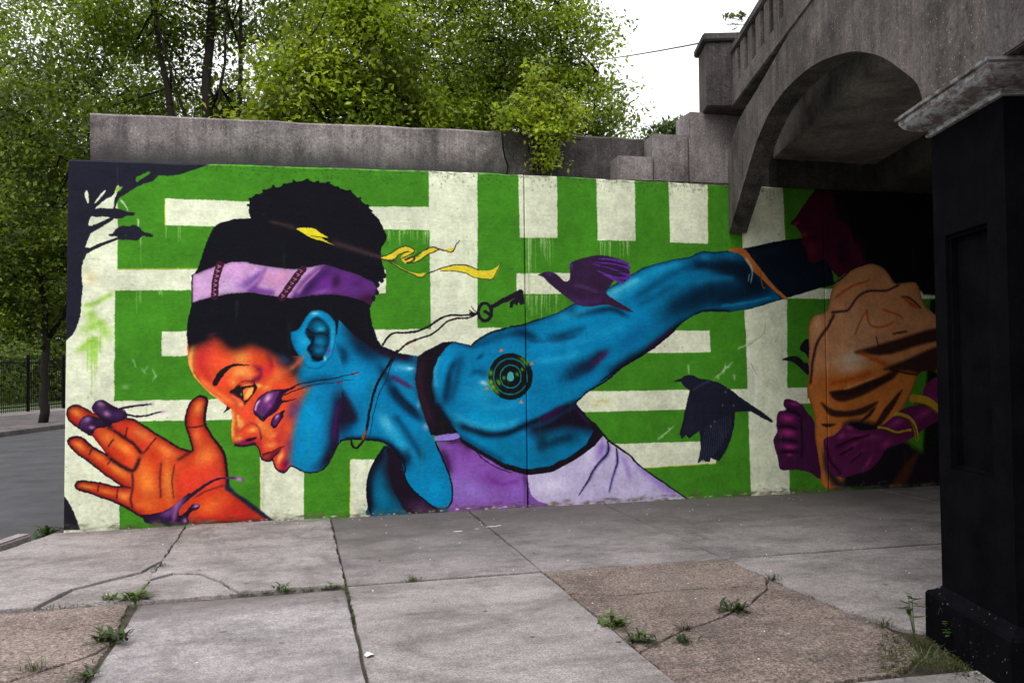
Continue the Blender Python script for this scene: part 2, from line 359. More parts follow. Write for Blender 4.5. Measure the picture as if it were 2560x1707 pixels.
OPS = [
["P",[66,136,31],0.0,1,0,[[-364,3968],[13442,4133],[13227,-1413],[-349,-439]]],
["P",[225,231,202],0.0,1,0,[[-299,3798],[468,3837],[471,2605],[449,2389],[445,1878],[441,1278],[491,1074],[492,-72],[-287,-25]]],
["P",[225,231,202],0.0,1,0,[[919,3335],[1749,3333],[2965,3322],[3641,3341],[3656,3086],[3150,3077],[1748,3059],[919,3061]]],
["P",[225,231,202],0.0,1,0,[[3641,3762],[4194,3764],[4174,1980],[3651,1981]]],
["P",[225,231,202],0.0,1,0,[[459,2598],[1234,2617],[3164,2641],[3162,2384],[1194,2399],[447,2386]]],
["P",[225,231,202],0.0,1,0,[[3020,1988],[4449,2013],[5034,1509],[3081,1535]]],
["P",[225,231,202],0.0,1,0,[[889,1974],[1323,1973],[1323,1723],[889,1723]]],
["P",[225,231,202],0.0,1,0,[[435,1279],[1584,1276],[1583,1061],[473,1068]]],
["P",[225,231,202],0.0,1,0,[[1847,760],[2290,744],[2286,-95],[1844,-97]]],
["P",[225,231,202],0.0,1,0,[[2770,607],[3217,590],[3212,-91],[2766,-66]]],
["P",[225,231,202],0.0,1,0,[[4663,3769],[5120,3774],[5121,3036],[4674,3027]]],
["P",[225,231,202],0.0,1,0,[[5596,3771],[6076,3776],[6072,3023],[5605,3020]]],
["P",[225,231,202],0.0,1,0,[[6503,3779],[7008,3784],[7002,3014],[6510,3018]]],
["P",[225,231,202],0.0,1,0,[[4630,2623],[5369,2637],[5366,2397],[4631,2390]]],
["P",[225,231,202],0.0,1,0,[[6013,1977],[7003,1976],[7012,1715],[6009,1713]]],
["P",[225,231,202],0.0,1,0,[[7451,3835],[8012,3825],[8023,3678],[8053,2546],[8025,1291],[8035,-54],[7501,-28],[7509,4],[7476,2008],[7462,2201]]],
["P",[225,231,202],0.0,1,0,[[5302,1280],[7461,1272],[8368,1277],[8364,1085],[7477,1044],[5394,1044],[5268,1156]]],
["P",[225,231,202],0.0,1,0,[[5778,669],[6853,664],[7057,428],[7047,392],[6120,376]]],
["P",[225,231,202],0.0,1,0,[[8025,2505],[11676,2438],[11674,2385],[8021,2363]]],
["L",[170,205,140],8.0,4.2,0.32993179305581544,1,0,[[4769,3030],[4764,2740]]],
["L",[170,205,140],11.4,4.2,0.3998676790606429,1,0,[[4790,3030],[4782,2200]]],
["L",[170,205,140],7.7,4.2,0.39648019466051243,1,0,[[4807,3031],[4799,2625]]],
["L",[170,205,140],11.6,4.2,0.387046028108658,1,0,[[4856,3032],[4849,2259]]],
["L",[170,205,140],11.9,4.2,0.6960228381125397,1,0,[[4778,3030],[4773,2392]]],
["L",[170,205,140],10.0,4.2,0.38000557840835303,1,0,[[4750,3029],[4744,2406]]],
["L",[170,205,140],12.0,4.2,0.5464374913141743,1,0,[[4799,3031],[4799,2749]]],
["L",[170,205,140],12.1,4.2,0.6816198397006357,1,0,[[4777,3030],[4768,2206]]],
["L",[170,205,140],9.5,4.2,0.3725942727547238,1,0,[[4803,3031],[4798,2534]]],
["L",[170,205,140],7.3,4.2,0.5818578354929566,1,0,[[4778,3030],[4764,2269]]],
["L",[170,205,140],9.0,4.2,0.7487754933774506,1,0,[[4962,3032],[4959,2811]]],
["L",[170,205,140],10.7,4.2,0.4243371757318574,1,0,[[4949,3031],[4944,2841]]],
["L",[170,205,140],10.2,4.2,0.706941795688796,1,0,[[4973,3032],[4968,2757]]],
["L",[170,205,140],11.4,4.2,0.5769444338079137,1,0,[[4935,3031],[4931,2930]]],
["L",[170,205,140],9.7,4.2,0.31926503450190885,1,0,[[4956,3031],[4950,2862]]],
["L",[170,205,140],11.2,4.2,0.7319404162258281,1,0,[[5025,3033],[5025,2720]]],
["L",[170,205,140],11.5,4.2,0.48469245648099396,1,0,[[4923,3031],[4925,2872]]],
["L",[170,205,140],8.7,4.2,0.3861368421639327,1,0,[[5062,3034],[5062,2791]]],
["L",[170,205,140],12.5,4.2,0.44908825313963385,1,0,[[4987,3032],[4984,2912]]],
["L",[170,205,140],11.5,4.2,0.46322592011640495,1,0,[[4921,3031],[4917,2934]]],
["L",[170,205,140],9.5,4.2,0.393562578790845,1,0,[[4964,3032],[4967,2922]]],
["L",[170,205,140],10.9,4.2,0.3673382406900291,1,0,[[4929,3031],[4925,2932]]],
["L",[170,205,140],12.7,4.2,0.35502296593548877,1,0,[[4926,3031],[4921,2821]]],
["L",[170,205,140],12.7,4.2,0.514992883360369,1,0,[[5000,3033],[4995,2750]]],
["L",[170,205,140],9.5,4.2,0.4118636883150491,1,0,[[4959,2388],[4953,2228]]],
["L",[170,205,140],7.3,4.2,0.4144771476389789,1,0,[[5088,2390],[5084,2137]]],
["L",[170,205,140],12.0,4.2,0.3637657955009962,1,0,[[4960,2388],[4955,2271]]],
["L",[170,205,140],12.7,4.2,0.48133292968004826,1,0,[[4922,2388],[4919,2116]]],
["L",[170,205,140],11.3,4.2,0.5224296102252804,1,0,[[5090,2390],[5090,2175]]],
["L",[170,205,140],12.2,4.2,0.7160598171834276,1,0,[[4930,2388],[4932,2271]]],
["L",[170,205,140],10.7,4.2,0.6666717770620817,1,0,[[4978,2389],[4978,2174]]],
["L",[170,205,140],8.6,4.2,0.7152599832153457,1,0,[[5016,2389],[5015,2175]]],
["L",[170,205,140],12.5,4.2,0.600758347183957,1,0,[[5101,2390],[5104,2301]]],
["L",[170,205,140],12.6,4.2,0.6002354628245594,1,0,[[4921,2388],[4914,2122]]],
["L",[170,205,140],10.3,4.2,0.6359225506460424,1,0,[[4924,2388],[4924,2280]]],
["L",[170,205,140],12.3,4.2,0.30589962470907006,1,0,[[5095,2390],[5089,2270]]],
["L",[170,205,140],11.5,4.2,0.6950450416658143,1,0,[[4869,2380],[4870,2291]]],
["L",[170,205,140],10.9,4.2,0.448789402233758,1,0,[[4818,2380],[4812,2139]]],
["L",[170,205,140],10.1,4.2,0.3118770564760649,1,0,[[4871,2380],[4868,2160]]],
["L",[170,205,140],12.0,4.2,0.5736563168343214,1,0,[[4737,2379],[4734,2195]]],
["L",[170,205,140],10.0,4.2,0.3047480708630554,1,0,[[4753,2379],[4754,2241]]],
["L",[170,205,140],10.2,4.2,0.47152111152118975,1,0,[[4863,2380],[4856,2149]]],
["L",[170,205,140],9.8,4.2,0.7348253736646926,1,0,[[4855,2380],[4851,2252]]],
["L",[170,205,140],12.1,4.2,0.5306135918931181,1,0,[[4746,2379],[4746,2290]]],
["L",[170,205,140],7.5,4.2,0.6965962225446263,1,0,[[4799,2379],[4799,2143]]],
["L",[170,205,140],9.5,4.2,0.6592569917532132,1,0,[[4762,2379],[4764,2253]]],
["L",[170,205,140],7.9,4.2,0.5224148529538484,1,0,[[5694,3014],[5688,2775]]],
["L",[170,205,140],11.1,4.2,0.3025029558066051,1,0,[[5756,3016],[5758,2842]]],
["L",[170,205,140],11.1,4.2,0.5179122543844527,1,0,[[5747,3015],[5744,2842]]],
["L",[170,205,140],9.1,4.2,0.6450014686672837,1,0,[[5661,3013],[5663,2899]]],
["L",[170,205,140],10.5,4.2,0.44097265634565164,1,0,[[5992,3021],[5990,2830]]],
["L",[170,205,140],8.8,4.2,0.6903867395818045,1,0,[[5965,3021],[5967,2861]]],
["L",[170,205,140],7.9,4.2,0.6469689642540339,1,0,[[5919,3020],[5915,2831]]],
["L",[170,205,140],7.6,4.2,0.3647722218478051,1,0,[[5765,3016],[5758,2819]]],
["L",[170,205,140],9.2,4.2,0.5591921158675307,1,0,[[5927,3020],[5930,2918]]],
["L",[170,205,140],9.4,4.2,0.7212846354166301,1,0,[[5761,3016],[5754,2827]]],
["L",[170,205,140],8.8,4.2,0.31042711639177945,1,0,[[5699,3014],[5694,2819]]],
["L",[170,205,140],11.6,4.2,0.6632625599637856,1,0,[[5641,3013],[5641,2760]]],
["L",[170,205,140],9.9,4.2,0.5582390170293503,1,0,[[5980,3021],[5979,2923]]],
["L",[170,205,140],7.7,4.2,0.5932002318323315,1,0,[[5974,3021],[5975,2803]]],
["L",[170,205,140],11.8,4.2,0.43628927904180137,1,0,[[5878,3019],[5876,2804]]],
["L",[170,205,140],12.2,4.2,0.6166152685843689,1,0,[[5971,3021],[5969,2874]]],
["L",[170,205,140],10.6,4.2,0.7484021257858557,1,0,[[3322,3074],[3320,3000]]],
["L",[170,205,140],11.7,4.2,0.427697072530022,1,0,[[3598,3081],[3596,2984]]],
["L",[170,205,140],10.1,4.2,0.611980214733709,1,0,[[3369,3075],[3366,3030]]],
["L",[170,205,140],10.6,4.2,0.37022364348238646,1,0,[[3464,3078],[3468,2986]]],
["L",[170,205,140],12.3,4.2,0.5717116282009148,1,0,[[3210,3071],[3213,2900]]],
["L",[170,205,140],8.3,4.2,0.7177099366827333,1,0,[[3323,3074],[3321,3018]]],
["L",[170,205,140],8.4,4.2,0.43464611179895096,1,0,[[3595,3081],[3591,2934]]],
["L",[170,205,140],10.9,4.2,0.5462108643417506,1,0,[[3621,3082],[3623,3016]]],
["L",[170,205,140],8.0,4.2,0.3435431662385895,1,0,[[3627,3082],[3626,3003]]],
["L",[170,205,140],7.4,4.2,0.7466455075107671,1,0,[[3193,3071],[3189,2985]]],
["L",[170,205,140],11.2,4.2,0.5948307129497223,1,0,[[3312,3074],[3313,2913]]],
["L",[170,205,140],10.3,4.2,0.6121928617445316,1,0,[[3623,3082],[3624,2922]]],
["L",[170,205,140],8.0,4.2,0.679951014624188,1,0,[[3516,3079],[3515,2962]]],
["L",[170,205,140],12.0,4.2,0.4152317276721934,1,0,[[3403,3076],[3400,3023]]],
["L",[170,205,140],8.9,4.2,0.4740624940236241,1,0,[[3360,3075],[3362,2941]]],
["L",[170,205,140],7.2,4.2,0.7320424892400119,1,0,[[3375,3075],[3378,3028]]],
["L",[170,205,140],11.7,4.2,0.4044081986254018,1,0,[[3249,3072],[3251,3008]]],
["L",[170,205,140],8.1,4.2,0.6714705944324943,1,0,[[3436,3077],[3437,2970]]],
["L",[170,205,140],12.4,4.2,0.4707562398262588,1,0,[[3644,3083],[3647,2945]]],
["L",[170,205,140],7.7,4.2,0.5786611214755917,1,0,[[3574,3081],[3573,2926]]],
["L",[170,205,140],12.2,4.2,0.570045412943785,1,0,[[3604,3082],[3605,2997]]],
["L",[170,205,140],11.9,4.2,0.5978776057508979,1,0,[[3196,3071],[3193,2944]]],
["L",[170,205,140],9.0,4.2,0.6753771501592494,1,0,[[3321,3074],[3321,2912]]],
["L",[170,205,140],10.8,4.2,0.6144284864307081,1,0,[[3595,3081],[3597,2919]]],
["L",[170,205,140],9.1,4.2,0.3366797620781586,1,0,[[3460,3078],[3463,2964]]],
["L",[170,205,140],10.5,4.2,0.4124437273855196,1,0,[[3511,3079],[3510,2969]]],
["L",[170,205,140],12.2,4.2,0.6135196845147685,1,0,[[690,2948],[692,2845]]],
["L",[170,205,140],10.0,4.2,0.300405650825587,1,0,[[688,2948],[690,2614]]],
["L",[170,205,140],7.2,4.2,0.6298626377288091,1,0,[[1066,3054],[1066,2906]]],
["L",[170,205,140],9.1,4.2,0.7005730728230729,1,0,[[931,3050],[928,2925]]],
["L",[170,205,140],9.3,4.2,0.5721627543209663,1,0,[[1050,3054],[1048,2876]]],
["L",[170,205,140],11.4,4.2,0.6882310683207052,1,0,[[864,2393],[867,2340]]],
["L",[170,205,140],11.1,4.2,0.4968309290321934,1,0,[[884,2394],[886,2320]]],
["L",[170,205,140],12.4,4.2,0.4241752881490316,1,0,[[874,2393],[877,2368]]],
["L",[170,205,140],11.9,4.2,0.4445434886040334,1,0,[[689,2392],[690,2249]]],
["L",[170,205,140],7.3,4.2,0.41860686558489363,1,0,[[678,2391],[678,2278]]],
["L",[170,205,140],11.4,4.2,0.3390341842238176,1,0,[[651,2391],[648,2151]]],
["L",[140,196,60],36.8,36.8,0.75,1,1,[[139,2226],[249,2253],[348,2308],[434,2376]]],
["L",[140,196,60],70.8,70.8,0.75,1,1,[[164,2159],[237,2146],[225,2066]]],
["L",[140,196,60],85.0,85.0,0.75,1,1,[[128,1973],[213,2013],[311,2053],[361,1959],[435,1919]]],
["L",[140,196,60],62.3,62.3,0.75,1,1,[[92,1760],[165,1826],[250,1879],[311,1812]]],
["L",[140,196,60],77.9,77.9,0.75,1,1,[[238,1893],[244,1733],[236,1642]]],
["L",[140,196,60],17.0,7.1,0.6,1,1,[[232,1933],[232,1320]]],
["L",[140,196,60],17.0,7.1,0.6,1,1,[[195,1933],[195,1573]]],
["L",[140,196,60],17.0,7.1,0.6,1,1,[[281,1933],[281,1559]]],
["L",[140,196,60],17.0,7.1,0.6,1,1,[[311,1933],[312,1745]]],
["L",[140,196,60],17.0,7.1,0.6,1,1,[[262,1933],[263,1479]]],
["B",[225,205,150],0.7,225,2514,56.7,85.0,-0.0],
["L",[150,205,150],19.8,7.1,0.6,1,1,[[697,1607],[746,1537]]],
["L",[150,205,150],19.8,7.1,0.6,1,1,[[760,1633],[719,1560]]],
["L",[150,205,150],19.8,7.1,0.6,1,1,[[797,1606],[841,1488]]],
["L",[150,205,150],19.8,7.1,0.6,1,1,[[609,1703],[648,1601]]],
["L",[150,205,150],19.8,7.1,0.6,1,1,[[835,1538],[796,1452]]],
["B",[130,190,120],0.6,547,1421,42.5,31.2,-0.0],
["L",[190,215,180],22.7,11.3,0.7,1,0,[[7058,1403],[7308,1607]]],
["L",[190,215,180],22.7,11.3,0.7,1,0,[[7164,1449],[7211,1592]]],
["L",[190,215,180],22.7,11.3,0.7,1,0,[[7183,1529],[7271,1543]]],
["L",[190,215,180],22.7,11.3,0.7,1,0,[[6715,1582],[6722,1455]]],
["L",[190,215,180],22.7,11.3,0.7,1,0,[[7305,1463],[7321,1367]]],
["L",[190,215,180],22.7,11.3,0.7,1,0,[[7364,1751],[7580,1846]]],
["L",[190,215,180],22.7,11.3,0.7,1,0,[[7471,1798],[7726,1959]]],
["L",[190,215,180],22.7,11.3,0.7,1,0,[[7094,1434],[7110,1386]]],
["L",[190,215,180],22.7,11.3,0.7,1,0,[[6309,698],[6532,862]]],
["L",[190,215,180],22.7,11.3,0.7,1,0,[[6447,849],[6480,801]]],
["L",[240,242,232],42.5,22.7,0.9,1,1,[[7506,1766],[7521,1621],[7590,1475],[7603,1250],[7571,1009]]],
["L",[150,140,110],12.8,8.5,0.7,1,1,[[7538,1589],[7607,1443]]],
["L",[150,165,110],12.8,8.5,0.7,1,1,[[7489,1782],[7580,1846],[7725,1943],[7746,2088]]],
["B",[205,196,120],0.6,5639,1164,99.2,36.8,-0.0],
["B",[205,196,120],0.6,5557,1119,70.8,25.5,-0.0],
["B",[205,196,120],0.6,6174,1129,28.3,28.3,-0.0],
["L",[215,195,40],7.1,7.1,0.8,0,0,[[474,2605],[1234,2624]]],
["L",[215,195,40],7.1,7.1,0.8,0,0,[[6137,378],[7047,398]]],
["L",[215,195,40],7.1,7.1,0.8,0,0,[[919,3335],[919,3061]]],
["L",[215,195,40],7.1,7.1,0.8,0,0,[[1847,621],[1845,13]]],
["L",[215,195,40],7.1,7.1,0.8,0,0,[[7009,3719],[7002,3022]]],
["L",[215,195,40],7.1,7.1,0.8,0,0,[[2770,600],[2766,5]]],
["L",[110,220,130],17.0,17.0,0.9,0,0,[[-20,1854],[-24,352]]],
["P",[30,31,44],0.0,1,0,[[-10,3732],[1432,3733],[1300,3688],[1196,3645],[1092,3599],[989,3574],[855,3569],[811,3515],[709,3478],[634,3430],[558,3372],[502,3336],[471,3288],[448,3215],[347,3209],[267,3153],[218,3097],[205,3030],[310,3046],[221,2970],[193,2882],[173,2814],[249,2809],[187,2755],[157,2680],[139,2600],[139,2520],[149,2413],[137,2293],[127,2133],[91,2013],[55,1940],[1,1887],[-42,1841],[-56,2796]]],
["P",[225,231,202],0.0,1,1,[[427,3347],[464,3443],[483,3431],[458,3348],[440,3293],[427,3219],[310,3215],[263,3209],[291,3241],[359,3304]]],
["P",[140,196,60],0.0,0.8,1,[[458,3423],[518,3437],[458,3369]]],
["P",[225,231,202],0.0,1,1,[[236,3132],[347,3115],[365,3102],[310,3053],[214,3033],[209,3097]]],
["P",[225,231,202],0.0,1,0,[[193,2882],[218,2950],[261,2991],[471,3105],[471,2943],[384,2887],[286,2830],[181,2812]]],
["P",[225,231,202],0.0,1,1,[[166,3367],[193,3381],[209,3279],[196,3261],[174,3311]]],
["P",[225,231,202],0.0,1,1,[[258,3271],[309,3350],[349,3396],[361,3391],[328,3337],[273,3267]]],
["P",[66,136,31],0.0,1,1,[[644,3539],[697,3569],[766,3606],[775,3587],[722,3542],[671,3506],[646,3497]]],
["L",[30,31,44],65.2,17.0,1,0,1,[[187,2976],[298,3039],[409,3110],[434,3131]]],
["P",[30,31,44],0.0,1,1,[[242,3145],[291,3201],[372,3217],[483,3216],[546,3189],[627,3180],[621,3150],[558,3146],[502,3119],[434,3117],[347,3135],[273,3123]]],
["P",[30,31,44],0.0,1,1,[[382,2954],[421,2962],[459,3010],[521,3041],[583,3041],[621,3055],[684,3023],[722,2983],[798,2965],[800,2935],[747,2936],[709,2949],[659,2900],[584,2902],[484,2900],[465,2929],[409,2934]]],
["L",[30,31,44],42.5,22.7,1,0,1,[[151,2754],[249,2809],[360,2866],[471,2913]]],
["L",[215,228,200],17.0,8.5,0.9,1,1,[[496,3309],[546,3243],[571,3189]]],
["L",[215,228,200],17.0,8.5,0.8,1,1,[[661,3124],[671,3029]]],
["P",[26,24,34],0.0,1,0,[[-50,366],[-26,359],[22,297],[65,210],[95,123],[131,15],[-49,13]]],
["C",[[3685,841],[3892,886],[3995,758],[4250,602],[4477,460],[4738,383],[4701,-115],[3765,-64],[3855,91],[3871,193],[3799,487]],0],
["P",[138,84,176],0.0,1,0,[[3365,996],[4870,955],[4856,-168],[3356,-85]]],
["B",[150,118,205],0.9,4095,241,368.3,212.5,-0.0],
["B",[125,62,158],0.8,4292,335,226.7,127.5,-0.349],
["B",[120,60,150],0.7,4024,640,155.8,85.0,-0.698],
["L",[110,60,150],70.8,70.8,0.6,1,1,[[3935,716],[3890,645],[3874,528],[3902,410]]],
["L",[50,20,60],85.0,42.5,0.8,1,1,[[3742,694],[3815,545],[3857,368]]],
["L",[115,50,150],42.5,42.5,0.7,1,1,[[4292,320],[4459,268],[4644,305]]],
["B",[140,100,195],0.8,4611,128,99.2,155.8,-0.0],
["L",[90,40,120],36.8,36.8,0.8,1,1,[[4684,377],[4713,212],[4717,-26]]],
["L",[60,25,70],56.7,56.7,0.8,1,1,[[3802,750],[3951,760],[4099,652]]],
["L",[100,70,120],56.7,56.7,0.5,1,1,[[3795,-22],[4243,-16],[4702,4]]],
["C",None,0],
["C",[[4738,383],[4988,417],[5259,527],[5469,649],[5625,781],[5697,702],[5843,613],[5973,524],[6136,363],[6401,181],[6669,-3],[5156,-19],[4983,12],[4701,-115],[4705,213]],0],
["P",[200,188,226],0.0,1,0,[[4559,963],[6823,901],[6803,-198],[4546,-151]]],
["B",[218,212,238],0.9,5017,228,212.5,155.8,-0.0],
["B",[212,206,236],0.8,5452,588,127.5,226.7,0.524],
["B",[196,186,226],0.6,6067,181,85.0,113.3,-0.0],
["L",[150,118,205],70.8,70.8,0.9,1,1,[[5632,735],[5598,583],[5548,494]]],
["L",[160,135,205],56.7,56.7,0.8,1,1,[[5858,528],[5938,371],[5952,217]]],
["L",[150,125,200],99.2,99.2,0.8,1,1,[[6005,476],[6301,217],[6601,16]]],
["L",[70,60,130],34.0,17.0,0.9,1,1,[[5810,591],[5799,438],[5739,272],[5696,106]]],
["L",[70,60,130],48.2,14.2,0.9,1,1,[[5697,687],[5678,550],[5547,417],[5447,254],[5333,108]]],
["L",[24,20,44],18.4,7.1,1,0,1,[[5689,702],[5704,625],[5678,550],[5563,447],[5464,299],[5333,100]]],
["L",[24,20,44],17.0,5.7,1,0,1,[[5802,614],[5808,468],[5757,348]]],
["P",[135,85,175],0.0,1,1,[[4707,376],[4766,150],[4858,56],[4999,4],[4702,-40]]],
["L",[40,20,60],14.2,14.2,0.9,1,1,[[4722,361],[4741,-13]]],
["C",None,0],
["L",[16,14,26],22.7,17.0,1,0,1,[[5601,828],[5697,718],[5843,613],[5973,524],[6022,460],[6136,366],[6401,181],[6678,-7]]],
["C",[[3161,743],[3046,596],[2974,449],[2944,294],[2957,122],[3006,-23],[3809,-37],[3652,551],[3362,707]],1],
["P",[0,92,128],0.0,1,0,[[2863,867],[3951,833],[3942,-117],[2857,-57]]],
["L",[10,12,28],99.2,70.8,1,1,1,[[3161,714],[3031,533],[2972,292],[2985,7]]],
["B",[0,120,160],0.9,3100,244,99.2,240.8,0.175],
["L",[24,14,30],198.3,155.8,1,1,1,[[3161,714],[3216,496],[3287,278],[3444,69]]],
["P",[26,16,30],11.3,1,1,[[3161,728],[3304,608],[3345,419],[3417,272],[3590,105],[3809,-23],[3794,-51],[3414,-16],[3271,178],[3201,354],[3174,556]]],
["B",[80,42,88],0.8,3531,50,170.0,85.0,-0.349],
["C",None,0],
["L",[10,12,28],22.7,22.7,1,0,1,[[3139,722],[3046,596],[2974,449],[2947,294],[2957,137],[2999,-1]]],
["C",[[2121,1801],[2535,2153],[2801,2097],[3027,2011],[3069,1881],[3119,1809],[3284,1742],[3516,1697],[3555,1078],[3612,931],[3691,754],[3734,636],[3807,487],[3857,339],[3874,193],[3855,91],[3795,33],[3677,50],[3546,150],[3417,272],[3348,405],[3361,505],[3289,623],[3204,727],[3104,785],[2976,809],[2793,821],[2667,813],[2638,775],[2391,1022]],0],
["P",[0,128,180],0.0,1,0,[[1574,2428],[4118,2455],[4091,-125],[1567,15]]],
["L",[0,40,70],155.8,155.8,0.9,1,1,[[2800,1954],[2842,1853],[2968,1738],[3110,1636]]],
["L",[22,18,34],155.8,85.0,0.97,1,1,[[2730,2054],[2842,1954],[2969,1853],[3111,1765],[3283,1706]]],
["L",[30,14,36],127.5,99.2,1,1,1,[[2999,2083],[3041,1924],[3083,1823],[3226,1736],[3516,1660]]],
["L",[0,40,70],85.0,85.0,0.8,1,1,[[2645,1826],[2714,1725],[2685,1583]]],
["B",[0,150,205],0.8,2839,1467,184.2,170.0,-0.0],
["B",[70,180,220],0.9,3340,1575,141.7,51.0,-0.14],
["B",[190,230,245],0.9,3420,1567,42.5,19.8,-0.0],
["L",[90,28,80],56.7,34.0,0.9,1,1,[[3181,1491],[3310,1431],[3455,1341]]],
["L",[0,40,70],99.2,70.8,0.95,1,1,[[3166,1433],[3294,1229],[3452,1080],[3583,990]]],
["L",[8,30,56],48.2,48.2,0.9,1,1,[[3223,1374],[3337,1228],[3496,1079]]],
["L",[0,40,70],70.8,70.8,0.7,1,1,[[3082,1621],[3166,1462],[3209,1375]]],
["B",[120,205,235],0.8,3163,972,56.7,127.5,0.524],
["L",[50,180,222],85.0,85.0,0.6,1,1,[[3078,1090],[3162,944],[3334,737],[3448,559]]],
["L",[0,40,70],65.2,65.2,0.55,1,1,[[3235,1086],[3450,762],[3565,555]]],
["L",[0,40,70],85.0,85.0,0.8,1,1,[[3348,707],[3390,590],[3389,504]]],
["B",[0,150,205],0.8,3650,261,155.8,184.2,-0.0],
["B",[180,170,210],0.8,3583,932,31.2,42.5,-0.0],
["B",[120,200,235],0.8,3504,1173,22.7,42.5,-0.0],
["L",[0,40,70],127.5,127.5,0.8,1,1,[[2837,1096],[2780,1012],[2653,873]]],
["L",[44,18,50],127.5,113.3,1,1,1,[[2676,1299],[2696,1128],[2640,987],[2597,804]]],
["P",[26,18,40],31.2,0.95,1,[[2663,1356],[2753,1254],[2823,1124],[2836,1024],[2724,985],[2639,930],[2583,819],[2613,1101]]],
["L",[80,30,100],42.5,42.5,0.8,1,1,[[2627,1214],[2598,932]]],
["L",[10,12,28],62.3,62.3,0.9,1,1,[[2667,813],[2976,809],[3104,785],[3218,719],[3332,593],[3360,491]]],
["C",None,0],
["L",[10,12,28],17.0,17.0,1,0,1,[[2667,813],[2793,821],[2976,809],[3104,785],[3204,727],[3289,623],[3361,505],[3348,405],[3417,272],[3546,150],[3677,50],[3795,33],[3855,91],[3874,193],[3857,339],[3807,487],[3691,754]]],
["C",[[3669,1527],[3707,1688],[3783,1849],[3917,1854],[4096,1817],[4188,1884],[4325,1958],[4495,2010],[4541,2025],[4728,2055],[4885,2108],[5091,2176],[5235,2253],[5527,2378],[5790,2504],[5990,2616],[6142,2704],[6328,2762],[6532,2813],[6739,2848],[6931,2924],[7088,2916],[7264,2936],[7514,2974],[7949,3068],[8393,3129],[8577,3150],[8714,2554],[8562,2516],[8021,2363],[7495,2225],[7462,2225],[7285,2200],[6917,2199],[6795,2151],[6656,2071],[6552,1977],[6345,1820],[6176,1712],[5924,1575],[5757,1438],[5544,1319],[5430,1252],[5308,1148],[5426,1016],[5538,906],[5633,781],[5469,649],[5259,527],[4988,410],[4738,375],[4477,453],[4250,595],[3995,758],[3892,879],[3789,999],[3688,1191],[3660,1367]],0],
["P",[0,128,180],0.0,1,0,[[3526,2889],[9058,3381],[9024,2040],[5984,154],[3504,268]]],
["B",[0,150,200],0.8,3824,1569,99.2,226.7,-0.0],
["L",[0,40,70],70.8,70.8,0.75,1,1,[[3945,1671],[3869,1539],[3822,1349],[3791,1160]]],
["L",[0,40,70],51.0,51.0,0.6,1,1,[[3854,1525],[3837,1320],[3806,1188]]],
["L",[0,40,70],56.7,56.7,0.5,1,1,[[4078,1478],[4154,1521],[4305,1489]]],
["L",[0,40,70],36.8,36.8,0.6,1,1,[[4155,1654],[4247,1727]]],
["B",[190,225,240],0.95,4243,1398,59.5,31.2,-0.175],
["B",[40,172,215],0.5,4197,1298,184.2,127.5,-0.0],
["L",[10,12,28],70.8,70.8,0.9,1,1,[[3703,1220],[3760,1073],[3892,893]]],
["L",[0,96,140],70.8,70.8,0.6,1,1,[[3865,1099],[3983,994],[4102,917]]],
["B",[0,158,208],0.8,4299,985,311.7,99.2,-0.14],
["L",[4,22,42],79.3,56.7,0.95,1,1,[[3923,951],[4102,887],[4298,822],[4496,831],[4682,900],[4870,970],[5108,1069],[5316,1155]]],
["L",[70,10,70],62.3,62.3,0.9,1,1,[[4870,955],[5028,1026],[5188,1113]]],
["P",[22,12,30],70.8,0.98,1,[[4775,897],[4964,967],[5300,1140],[5442,1000],[5554,890],[5488,801],[5184,855],[4994,816],[4806,806]]],
["L",[70,14,64],56.7,56.7,0.85,1,1,[[5308,1133],[5410,1016],[5505,907]]],
["B",[8,44,66],0.8,4898,728,85.0,170.0,-0.0],
["B",[0,98,138],0.85,5278,716,212.5,99.2,0.349],
["B",[0,112,150],0.7,4959,561,127.5,85.0,0.349],
["B",[0,128,170],0.7,4479,668,212.5,99.2,-0.436],
["L",[0,40,70],56.7,56.7,0.4,1,1,[[3951,833],[4175,679],[4477,520]]],
["L",[0,40,70],99.2,99.2,0.8,1,1,[[4540,1950],[4664,1957],[4820,1919]]],
["P",[0,40,70],56.7,0.9,1,[[5008,1896],[5104,1948],[5232,1986],[5408,2009],[5279,1933],[5166,1872]]],
["L",[0,40,70],36.8,36.8,0.4,1,1,[[4741,1859],[5039,1858],[5359,1917]]],
["L",[0,40,70],85.0,56.7,0.9,1,1,[[5203,2223],[5362,2162],[5557,2209],[5786,2225],[5982,2117]]],
["B",[60,188,226],0.9,5789,2396,127.5,99.2,0.524],
["B",[40,170,215],0.8,6022,2507,212.5,85.0,0.436],
["B",[0,145,198],0.7,5232,2040,311.7,85.0,0.262],
["B",[0,140,192],0.7,5668,1993,283.3,113.3,0.349],
["L",[16,36,60],127.5,85.0,0.95,1,1,[[5225,1507],[5451,1580],[5598,1686],[5746,1777]]],
["L",[84,16,72],56.7,34.0,0.9,1,1,[[5417,1504],[5548,1610],[5713,1739]]],
["L",[0,40,70],127.5,127.5,0.7,1,1,[[5112,1417],[5353,1505],[5581,1625]]],
["L",[0,120,170],85.0,85.0,0.8,1,1,[[5578,1441],[5677,1547],[5777,1623]]],
["L",[0,96,150],170.0,170.0,0.6,1,1,[[5777,1654],[6012,1884],[6283,2087]]],
["L",[10,12,28],127.5,99.2,0.97,1,1,[[5675,1408],[5924,1575],[6176,1712],[6345,1820],[6552,1977],[6725,2119]]],
["L",[70,10,60],36.8,36.8,0.8,1,1,[[6193,1759],[6380,1883],[6535,2008]]],
["L",[0,80,120],85.0,85.0,0.75,1,1,[[6019,2335],[6273,2494],[6529,2639],[6789,2770],[6964,2853]]],
